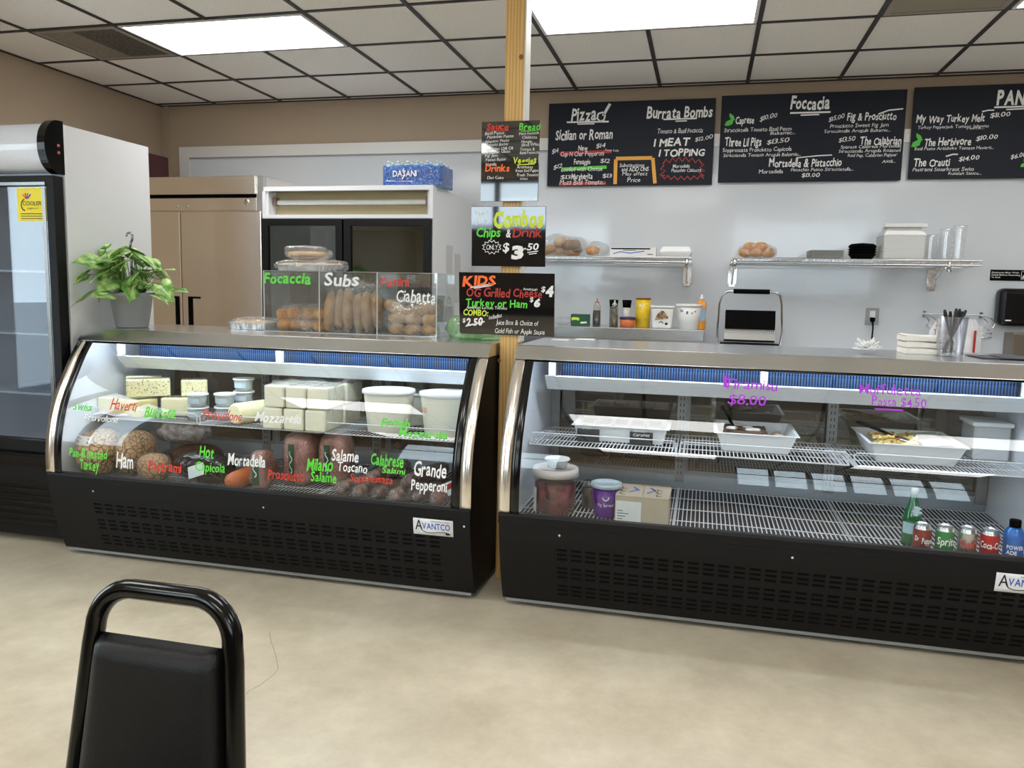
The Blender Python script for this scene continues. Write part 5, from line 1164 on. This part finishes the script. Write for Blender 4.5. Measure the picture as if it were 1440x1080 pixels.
# bread bags on the first shelf
r = thing('bread_bag', 'large clear bag of assorted rolls on the wire shelf beside the post', 'bread', (3.06,-.15,ZW)); rnd = random.Random(31)
for k, (x, z, rx) in enumerate(((2.90,.05,.075),(2.99,.05,.06),(3.07,.09,.08),(3.08,.04,.06),(3.0,.11,.05),(3.10,.05,.05))): MB().blob((x,-.17+.05*(k%2),ZW+z), (rx,.06,.038), .15, 18, k, (0,rnd.uniform(-.3,.3),0), 18, 12).build('bread_roll', (SUBC,CIAB,M('brown_bread',(150,112,82),.7,0,.15))[k%3], r)
MB().blob((3.0,-.15,ZW+.0855), (.17,.12,.085), .35, 9, 77, (0,0,0), 44, 26, flat=.0853).build('plastic_bag', FILM2, r)
r = thing('bread_bag', 'small clear bag with one golden roll, beside the foil box', 'bread', (3.24,-.18,ZW))
MB().blob((3.245,-.2,ZW+.045), (.05,.05,.036), .1, 18, 3, (0,0,0), 18, 12).build('bread_roll', CRUST, r)
MB().blob((3.275,-.16,ZW+.0605), (.085,.10,.06), .4, 11, 78, (0,0,0), 36, 22, flat=.0603).build('plastic_bag', FILM2, r)
r = thing('foil_box', 'long white wrap box with dark slot on the wire shelf', 'box', (3.535,-.2,ZW))
MB().box(3.375,3.70,-.28,-.20,ZW+.0004,ZW+.066).build('carton', M('wrap_box_white', (226,226,222), .5), r, bevel=.002)
q = MB(); q.box(3.385,3.66,-.2815,-.2802,ZW+.052,ZW+.061); q.build('slot', BLACKMATTE, r)
t = MB(); P = lambda x, z: (x, -.2812, ZW+z); stroke(t, [(3.40,.02),(3.45,.035),(3.52,.025),(3.62,.04)], .006, P, BL); stroke(t, [(3.47,.045),(3.56,.046)], .004, P, BK); stroke(t, [(3.64,.018),(3.68,.018)], .005, P, BK); t.build('print_marks', PALETTE, r)
FOAM = M('foam_white', (238,238,236), .6, 0, .01)
def clam(x, y, z, lab, group, s=1.0, open_=False):
    r = thing('takeout_container', lab, 'container', (x,y,z), group); w = .115*s
    q = MB(); a = w*.82
    q.add([(x-a,y-a,z),(x+a,y-a,z),(x+a,y+a,z),(x-a,y+a,z),(x-w,y-w,z+.035),(x+w,y-w,z+.035),(x+w,y+w,z+.035),(x-w,y+w,z+.035)], [(0,3,2,1),(4,5,6,7),(0,1,5,4),(1,2,6,5),(2,3,7,6),(3,0,4,7)]); q.build('tray', FOAM, r, bevel=.006)
    q = MB(); z1 = z+.0355
    q.add([(x-w,y-w,z1),(x+w,y-w,z1),(x+w,y+w,z1),(x-w,y+w,z1),(x-a,y-a,z1+.04),(x+a,y-a,z1+.04),(x+a,y+a,z1+.04),(x-a,y+a,z1+.04)], [(0,3,2,1),(4,5,6,7),(0,1,5,4),(1,2,6,5),(2,3,7,6),(3,0,4,7)]); q.build('lid', FOAM, r, bevel=.008)
    return r
clam(3.835,-.18,ZW,'single white foam takeout container at the end of the wire shelf','foam takeout containers',.98)
# second shelf
r = thing('bread_bag', 'bag of golden buns at the end of the takeout container shelf', 'bread', (4.38,-.2,ZW))
for k in range(5): MB().blob((4.305+k%3*.075+(.03 if k > 2 else 0),-.21,ZW+.042+(.036 if k > 2 else 0)), (.048,.05,.036), .1, 18, k, (0,0,0), 18, 12).build('bread_roll', CRUST, r)
MB().blob((4.385,-.2,ZW+.0505), (.125,.075,.050), .15, 14, 79, (0,0,0), 36, 22, flat=.0503, power=.7).build('plastic_bag', FILM2, r)
tag(MB().box(4.50,4.70,-.30,-.02,ZW+.0004,ZW+.006).build('cutting_sheet', M('wood_board', (170,140,110), .6)), 'thin brown board lying between the buns and the metal trays', 'board')
TR = M('tray_metal', (190,190,188), .35, .9, .05)
for k in range(4):
    z = ZW+.0064+k*.013; q = MB(); q.add([(4.73,-.29,z),(4.925,-.29,z),(4.925,-.05,z),(4.73,-.05,z),(4.72,-.30,z+.012),(4.935,-.30,z+.012),(4.935,-.04,z+.012),(4.72,-.04,z+.012)], [(0,3,2,1),(4,5,6,7),(0,1,5,4),(1,2,6,5),(2,3,7,6),(3,0,4,7)])
    tag(q.build('metal_tray', TR, bevel=.0015), 'grey metal tray, %s of the small stack on the shelf' % ('lowest','second lowest','second highest','topmost')[k], 'tray', 'stacked metal trays')
r = thing('black_bowls', 'stack of black plastic bowls between trays and foam containers', 'bowls', (5.06,-.2,ZW))
for k in range(4): MB().lathe([(0,.001),(.06,.001),(.085,.035),(.088,.035),(.088,.04),(.083,.04),(.058,.006),(0,.006)], (5.06,-.19,ZW+k*.016), 28).build('bowl', BLACKMATTE, r)
MB().lathe([(0,.075),(.07,.088),(.084,.09),(.088,.0925),(.07,.105),(0,.112)], (5.06,-.19,ZW), 28).build('lid', BLACKMATTE, r)
for k in range(10):
    z = ZW+.0005+k*.0158; q = MB(); w, a = .132, .118; x, y = 5.295, -.17
    q.add([(x-a,y-a,z),(x+a,y-a,z),(x+a,y+a,z),(x-a,y+a,z),(x-w,y-w,z+.0148),(x+w,y-w,z+.0148),(x+w,y+w,z+.0148),(x-w,y+w,z+.0148)], [(0,3,2,1),(4,5,6,7),(0,1,5,4),(1,2,6,5),(2,3,7,6),(3,0,4,7)])
    tag(q.build('foam_tray', FOAM, bevel=.003), 'white foam tray in the tall stack on the wire shelf', 'container', 'tall stack of foam trays')
z = ZW+.1588; q = MB(); q.add([(5.165,-.30,z),(5.425,-.30,z),(5.425,-.04,z),(5.165,-.04,z),(5.20,-.26,z+.05),(5.39,-.26,z+.05),(5.39,-.08,z+.05),(5.20,-.08,z+.05)], [(0,3,2,1),(4,5,6,7),(0,1,5,4),(1,2,6,5),(2,3,7,6),(3,0,4,7)]); q.add([(5.165,-.305,z+.0505),(5.425,-.305,z+.0505),(5.40,-.10,z+.0505),(5.19,-.10,z+.0505),(5.17,-.31,z+.072),(5.42,-.31,z+.072),(5.40,-.1,z+.056),(5.19,-.1,z+.056)], [(0,3,2,1),(4,5,6,7),(0,1,5,4),(1,2,6,5),(2,3,7,6),(3,0,4,7)])
tag(q.build('foam_box', FOAM, bevel=.006), 'white foam lid topping the tall stack of trays', 'container')
CUPS = GLASS('cup_stack_clear', (244,246,248), .1, .05, 0, 40, .22)
for k, (x, h) in enumerate(((5.485,.17),(5.575,.21),(5.655,.23))):
    q = MB(); prof = [(0,.001),(.032,.001)]+[(.034+.004*(i%2)+.004*i/12, .004+(h-.02)*i/12) for i in range(13)]+[(.044,h),(0,h)]; q.lathe(prof, (x,-.15,ZW), 22)
    tag(q.build('cup_stack', CUPS), ('short stack of clear plastic cups beside the foam trays','middle stack of clear plastic cups','tallest stack of clear plastic cups at the shelf end')[k], 'cups', 'stacks of clear cups')
# ---- back prep counter with a raised shelf
pc = thing('prep_counter', 'stainless prep counter with raised top shelf against the white wall', 'counter', (3.38,-.2,0))
MB().box(2.70,4.045,-.42,.05,.08,1.079).build('cabinet', STEEL, pc); MB().box(2.69,4.055,-.44,.06,1.0795,1.158).build('top_shelf', STEEL, pc, bevel=.004)
dd = MB()
for k in range(2): dd.box(2.73+k*.66,3.36+k*.66,-.434,-.4205,.14,.80)
dd.build('door', STEEL, pc, bevel=.003)
for x in (2.76,3.98):
    for y in (-.38,0): MB().cyl((x,y,0),.02,.081,12).build('leg', STEEL, pc)
wt = thing('worktable', 'stainless worktable under the panini press along the wall', 'table', (5.2,-.3,0))
MB().box(4.08,6.7,-.62,.06,.88,.918).build('tabletop', STEEL, wt, bevel=.004); MB().box(4.12,6.66,-.56,.02,.22,.24).build('undershelf', STEEL, wt)
for x in (4.14,5.4,6.64):
    for y in (-.58,.0): MB().cyl((x,y,0),.02,.8795,12).build('leg', STEEL, wt)
ZP = 1.1585; yk = -.28
# wire basket / clear wrap
q = MB(); q.blob((3.06,yk,ZP+.0325), (.065,.06,.032), .5, 20, 6, (0,0,0), 28, 16, flat=.0323); tag(q.build('plastic_wrap_bundle', FILM), 'crumpled clear wrap beside the green box on the counter shelf', 'wrap')
r = thing('glove_box', 'small dark green carton with yellow and white print', 'box', (3.18,yk,ZP)); MB().box(3.118,3.245,yk-.05,yk+.05,ZP+.0004,ZP+.082).build('carton', M('carton_green', (24,84,50), .5, 0, .2, 20), r, bevel=.002)
t = MB(); P = lambda x, z: (x, yk-.0512, ZP+z); stroke(t, [(3.125,.045),(3.14,.052),(3.165,.05),(3.18,.046)], .02, P, LM); stroke(t, [(3.19,.022),(3.235,.026)], .012, P, WH); t.build('print_marks', PALETTE, r)
def squeeze(x, lab, col, hgt, fill, dark):
    r = thing('squeeze_bottle', lab, 'bottle', (x,yk,ZP)); R = .029
    MB().lathe([(0,.001),(R,.001),(R,hgt*.62),(R*.93,hgt*.72),(.016,hgt*.82)], (x,yk,ZP), 22).build('bottle_body', GLASS('squeeze_clear', (236,232,226), .06, .12, 0, 40, .06), r)
    MB().cyl((x,yk,ZP+.002), R-.003, fill, 20).build('sauce', M('sauce_'+dark[0], dark[1], .3), r)
    MB().lathe([(.018,hgt*.82),(.016,hgt*.86),(.008,hgt*.88),(.004,hgt*1.0),(0,hgt*1.0)], (x,yk,ZP), 16).build('nozzle', M('nozzle_'+dark[0], col, .4), r)
squeeze(3.298,'clear squeeze bottle of dark brown sauce beside the green box',(160,120,100),.20,.11,('brown',(44,28,22)))
squeeze(3.425,'clear squeeze bottle of olive-green oil between the grinders',(206,204,180),.19,.085,('olive',(96,92,36)))
for x, y, lab in ((3.405,-.16,'black pepper grinder behind the oil bottle'),(3.50,-.16,'white-bodied black-capped grinder behind the orange tub')):
    r = thing('spice_grinder', lab, 'grinder', (x,y,ZP)); MB().cyl((x,y,ZP+.0004), .028, .135, 20).build('jar', M('grinder_body_%d' % int(x*100), (30,28,26) if x < 3.45 else (214,212,206), .4), r)
    MB().lathe([(0,.1358),(.029,.1358),(.034,.19),(0,.192)], (x,y,ZP), 20).build('cap', BLACKMATTE, r)
r = thing('orange_tub', 'small orange tub with dark purple lid in front of the yellow canister', 'tub', (3.525,-.33,ZP)); MB().lathe([(0,.0005),(.05,.0005),(.056,.058),(0,.058)], (3.525,-.33,ZP), 26).build('cup', M('tub_orange', (206,110,60), .4, 0, .1), r)
MB().lathe([(0,.0585),(.059,.0585),(.06,.066),(.055,.074),(0,.075)], (3.525,-.33,ZP), 26).build('lid', M('lid_purple', (62,40,84), .4), r)
r = thing('snack_canister', 'tall yellow canister with brown lid and red-white label', 'canister', (3.625,yk+.03,ZP)); yq = yk+.03; MB().cyl((3.625,yq,ZP+.0004), .052, .196, 28).build('canister_body', M('canister_yellow', (232,196,40), .4, 0, .06), r)
MB().cyl((3.625,yq,ZP+.197), .054, .012, 28).build('lid', M('lid_rust', (150,76,36), .5), r)
t = MB(); C = lambda u, z: (3.625+math.sin(u/.052)*.0528, yq-math.cos(u/.052)*.0528, ZP+z); stroke(t, [(-.042,.135),(.03,.165)], .034, C, DR); stroke(t, [(-.04,.15),(-.02,.16),(0,.15),(.028,.17)], .012, C, WH); stroke(t, [(-.05,.12),(.05,.09)], .02, C, YE); stroke(t, [(-.03,.055),(.02,.055)], .014, C, BK); t.build('print_marks', PALETTE, r)
r = thing('mushroom_bucket', 'square white bucket with a food photograph on its label', 'bucket', (3.765,yk,ZP))
q = MB(); x, w, a = 3.765, .078, .066; z = ZP+.0004
q.add([(x-a,yk-a,z),(x+a,yk-a,z),(x+a,yk+a,z),(x-a,yk+a,z),(x-w,yk-w,z+.142),(x+w,yk-w,z+.142),(x+w,yk+w,z+.142),(x-w,yk+w,z+.142)], [(0,3,2,1),(4,5,6,7),(0,1,5,4),(1,2,6,5),(2,3,7,6),(3,0,4,7)]); q.build('pail', M('pail_white', (232,232,230), .4), r, bevel=.012)
q = MB(); q.box(x-.084,x+.084,yk-.084,yk+.084,z+.1424,z+.156); q.build('lid', WHITEP, r, bevel=.005)
t = MB(); P = lambda xx, zz: (x+xx, yk-a-(w-a)*zz/.142-.0018, z+zz); pts = [(-.04+.08*i/10, .085+.038*math.sin(math.pi*i/10)) for i in range(11)]
t.add([P(*p) for p in pts+[(.045,.07),(-.05,.055)]], [tuple(range(13))]); t.build('label', PATTERN('food_photo', (60,40,24), (190,160,120), 'noise', 60, .5, .35, .6, 0), r)
t = MB(); stroke(t, [(-.02,.04),(-.005,.05),(.01,.035)], .006, P, BK); stroke(t, [(.022,.03),(.04,.035)], .016, P, BK); t.build('print_marks', PALETTE, r)
r = thing('white_pail', 'round white pail with faint red print beside the soap bottle', 'bucket', (3.945,yk,ZP)); MB().lathe([(0,.0005),(.066,.0005),(.084,.155),(0,.155)], (3.945,yk,ZP), 32).build('pail', MATS['pail_white'], r)
MB().lathe([(0,.1555),(.088,.1555),(.09,.16),(.09,.172),(.085,.174),(.082,.168),(0,.168)], (3.945,yk,ZP), 32).build('lid', WHITEP, r)
t = MB(); C = lambda u, zz: (3.945+math.sin(u/.08)*(.067+.018*zz/.155), yk-math.cos(u/.08)*(.067+.018*zz/.155), ZP+zz); write(t, 'lo', C, -.06, .118, .022, .022, .03, .5, ci=DR); stroke(t, [(-.01,.105),(-.01,.125)], .012, C, BL); stroke(t, [(.02,.11),(.05,.125)], .01, C, DR); t.build('print_marks', PALETTE, r)
r = thing('soap_bottle', 'orange dish soap bottle with blue label at the shelf end', 'bottle', (4.03,-.25,ZP)); x, y = 4.028, -.26
MB().lathe([(0,.0005),(.03,.0005),(.034,.006),(.034,.06),(.029,.10),(.034,.15),(.03,.185),(.012,.205),(0,.205)], (x,y,ZP), 24, sx=1.05, sy=.7).build('bottle_body', M('soap_orange', (226,150,62), .2, 0, .06), r)
MB().lathe([(0,.2055),(.013,.2055),(.013,.222),(.007,.226),(.006,.242),(0,.242)], (x,y,ZP), 16).build('cap', WHITEP, r)
q = MB(); q.strip([(x+math.cos(a_)*.0375, y+math.sin(a_)*.0255) for a_ in [-2.5+k*.2 for k in range(10)]], ZP+.06, ZP+.145, 'z'); q.build('label', M('soap_label', (150,180,206), .4, 0, .2, 60), r)
# ---- panini press
pp_ = thing('panini_press', 'open panini press with black lid and looped handle', 'panini press', (4.36,-.3,.9185))
MB().box(4.17,4.55,-.46,-.10,.935,1.03).build('base', STEEL, pp_, bevel=.006); MB().box(4.19,4.53,-.45,-.14,1.0305,1.05).build('lower_plate', BLACKMATTE, pp_, bevel=.003)
for fx in (4.20,4.52):
    for fy in (-.43,-.13): MB().cyl((fx,fy,.9185),.015,.017,10).build('foot', BLACKMATTE, pp_)
ld = MB(); ld.obox((4.362,-.19,1.185), (.345,.045,.215), (-.30,0,0)); l_ = ld.build('lid', STEEL, pp_, bevel=.006)
q = MB(); q.obox((4.362,-.222,1.232), (.335,.012,.135), (-.30,0,0)); q.build('heating_plate', BLACKMATTE, l_)
q = MB()
for k in range(28): q.obox((4.202+k*.0119,-.2405,1.155), (.005,.012,.022), (-.30,0,0))
q.build('plate_ribs', STEEL, l_)
q = MB(); q.box(4.165,4.555,-.30,-.12,1.0505,1.075); q.build('drip_edge', BLACKGLOSS, pp_, bevel=.004)
hn = MB(); hn.tube([(4.15,-.14,1.04),(4.145,-.20,1.16),(4.15,-.23,1.34),(4.165,-.24,1.40),(4.20,-.245,1.425),(4.24,-.245,1.428)], .0075, 10); hn.tube([(4.575,-.14,1.04),(4.58,-.20,1.16),(4.565,-.23,1.34),(4.55,-.24,1.40),(4.52,-.245,1.425),(4.48,-.245,1.428)], .0075, 10); hn.build('handle_bar', CHROME, pp_)
MB().tube([(4.24,-.245,1.428),(4.48,-.245,1.428)], .0165, 12).build('grip', BLACKMATTE, pp_)
# ---- outlet, plug, bags, sign, dispenser
YS = YW-.0125
ol = thing('wall_outlet', 'grey wall outlet with a black plug', 'outlet', (5.20,YS,1.215)); MB().box(5.158,5.245,YS-.008,YS-.0003,1.212,1.332).build('cover_plate', M('outlet_grey', (150,152,152), .4, .4), ol, bevel=.003)
MB().box(5.184,5.220,YS-.0105,YS-.0081,1.235,1.312).build('socket', WHITEP, ol)
cr_ = thing('power_cord', 'black power cord hanging from the wall outlet', 'cord', (5.2,-.05,.92)); MB().box(5.186,5.216,YS-.045,YS-.0107,1.236,1.266).build('plug', BLACKMATTE, cr_, bevel=.004)
MB().tube([(5.203,YS-.03,1.24),(5.204,YS-.05,1.19),(5.198,YS-.07,1.12),(5.180,YS-.09,1.05),(5.15,-.10,.98),(5.10,-.15,.926)], .0055, 8).build('cable', BLACKMATTE, cr_)
bh = thing('bag_rack', 'chrome wall rack holding white thank-you bags', 'rack', (5.69,-.1,1.0))
q = MB(); q.tube([(5.52,YS-.02,1.30),(5.90,YS-.02,1.30)],.005,8)
for x in (5.535,5.89): q.tube([(x,YS-.012,1.30),(x-.01,-.10,1.26),(x-.02,-.10,1.22),(x+.02,-.06,1.20)],.004,6); q.tube([(x,YS-.012,1.30),(x+.03,-.05,1.28),(x+.05,-.08,1.25),(x+.03,-.09,1.22)],.004,6); q.box(x-.01,x+.01,YS-.012,YS-.001,1.28,1.32)
q.tube([(5.90,YS-.03,1.18),(5.955,YS-.04,1.18),(5.955,YS-.04,1.15),(5.90,YS-.03,1.15)],.004,6)
q.build('rack_frame', CHROME, bh)
BAGM = M('bag_white', (230,230,232), .45, 0, .03, 30, .2, 30)
for k, (x0, x1, yy) in enumerate(((5.535,5.70,-.10),(5.70,5.86,-.085))):
    r = thing('carry_bag', ('white plastic carry bag with red lettering hanging left of the cutlery cup','white plastic carry bag hanging behind the cutlery cup')[k], 'bag', ((x0+x1)/2,yy,.95))
    q = MB(); q.grid(lambda i, j: (x0+(x1-x0)*(i if j < .75 else .5+(i-.5)*(1-(j-.75)*2.2)), yy-.03*math.sin(i*3.14)+.012*noise.noise(Vector((i*6,j*5,k))), .93+.345*j), 16, 18); q.grid(lambda i, j: (x0+(x1-x0)*i, yy+.03*math.sin(i*3.14), .93+.30*j), 8, 6); bo = q.build('bag_body', BAGM, r)
    t = MB(); P = lambda x, z: (x, yy-.03*math.sin((x-x0)/(x1-x0)*3.14)-.012, z)
    if k == 0:
        for i, tx in enumerate(('THANK','YOU','THANK','YOU')): write(t, tx, P, x0+.02, 1.165-.055*i, .12, .04, 0, .3, ci=DR, slant=0)
        stroke(t, [(x0+.03,1.225),(x1-.03,1.225)], .012, P, DR)
    else: stroke(t, [(x1-.05,.98),(x1-.05,1.2)], .016, P, DR)
    t.build('lettering', PALETTE, bo)
hw_ = thing('handwash_sign', 'small black employees hand washing sign above the soap dispenser', 'sign', (6.04,YS,1.54)); b = MB().box(5.925,6.16,YS-.004,YS-.0004,1.537,1.610).build('panel', BLACKMATTE, hw_)
t = MB(); P = lambda x, z: (x, YS-.0052, z)
for i, tx in enumerate(('Employees Must Wash','Hands Before Returning','To Work')): write(t, tx, P, 5.933, 1.587-.0165*i, (.165,.172,.055)[i], .0105, .01, .1, ci=WH, slant=0)
stroke(t, [(6.113,1.548),(6.113,1.60),(6.152,1.60),(6.152,1.548),(6.113,1.548)], .003, P, WH); stroke(t, [(6.12,1.555),(6.128,1.572),(6.138,1.58),(6.146,1.575)], .008, P, WH); stroke(t, [(6.12,1.555),(6.145,1.562)], .01, P, WH); t.build('lettering', PALETTE, b)
DISP = M('dispenser_black', (9,9,10), .3, 0, .05, spec=.3)
sd = thing('soap_dispenser', 'rounded black wall soap dispenser under the hand washing sign', 'dispenser', (6.07,-.0,1.245))
MB().box(5.965,6.175,YS-.115,YS-.0004,1.235,1.485).build('housing', DISP, sd, bevel=.035, seg=4)
t = MB(); P = lambda x, z: (x, YS-.1162, z); t.cur = WH; t.add([P(6.005,1.268),P(6.04,1.268),P(6.04,1.276),P(6.005,1.276)], [(0,1,2,3)]); t.build('badge', PALETTE, sd)
tag(MB().box(6.045,6.30,YS-.16,YS-.0004,.93,1.19).build('steel_box', M('dull_steel', (150,140,128), .35, 1, .08, 6), bevel=.004), 'stainless steel box mounted on the wall below the soap dispenser', 'box')
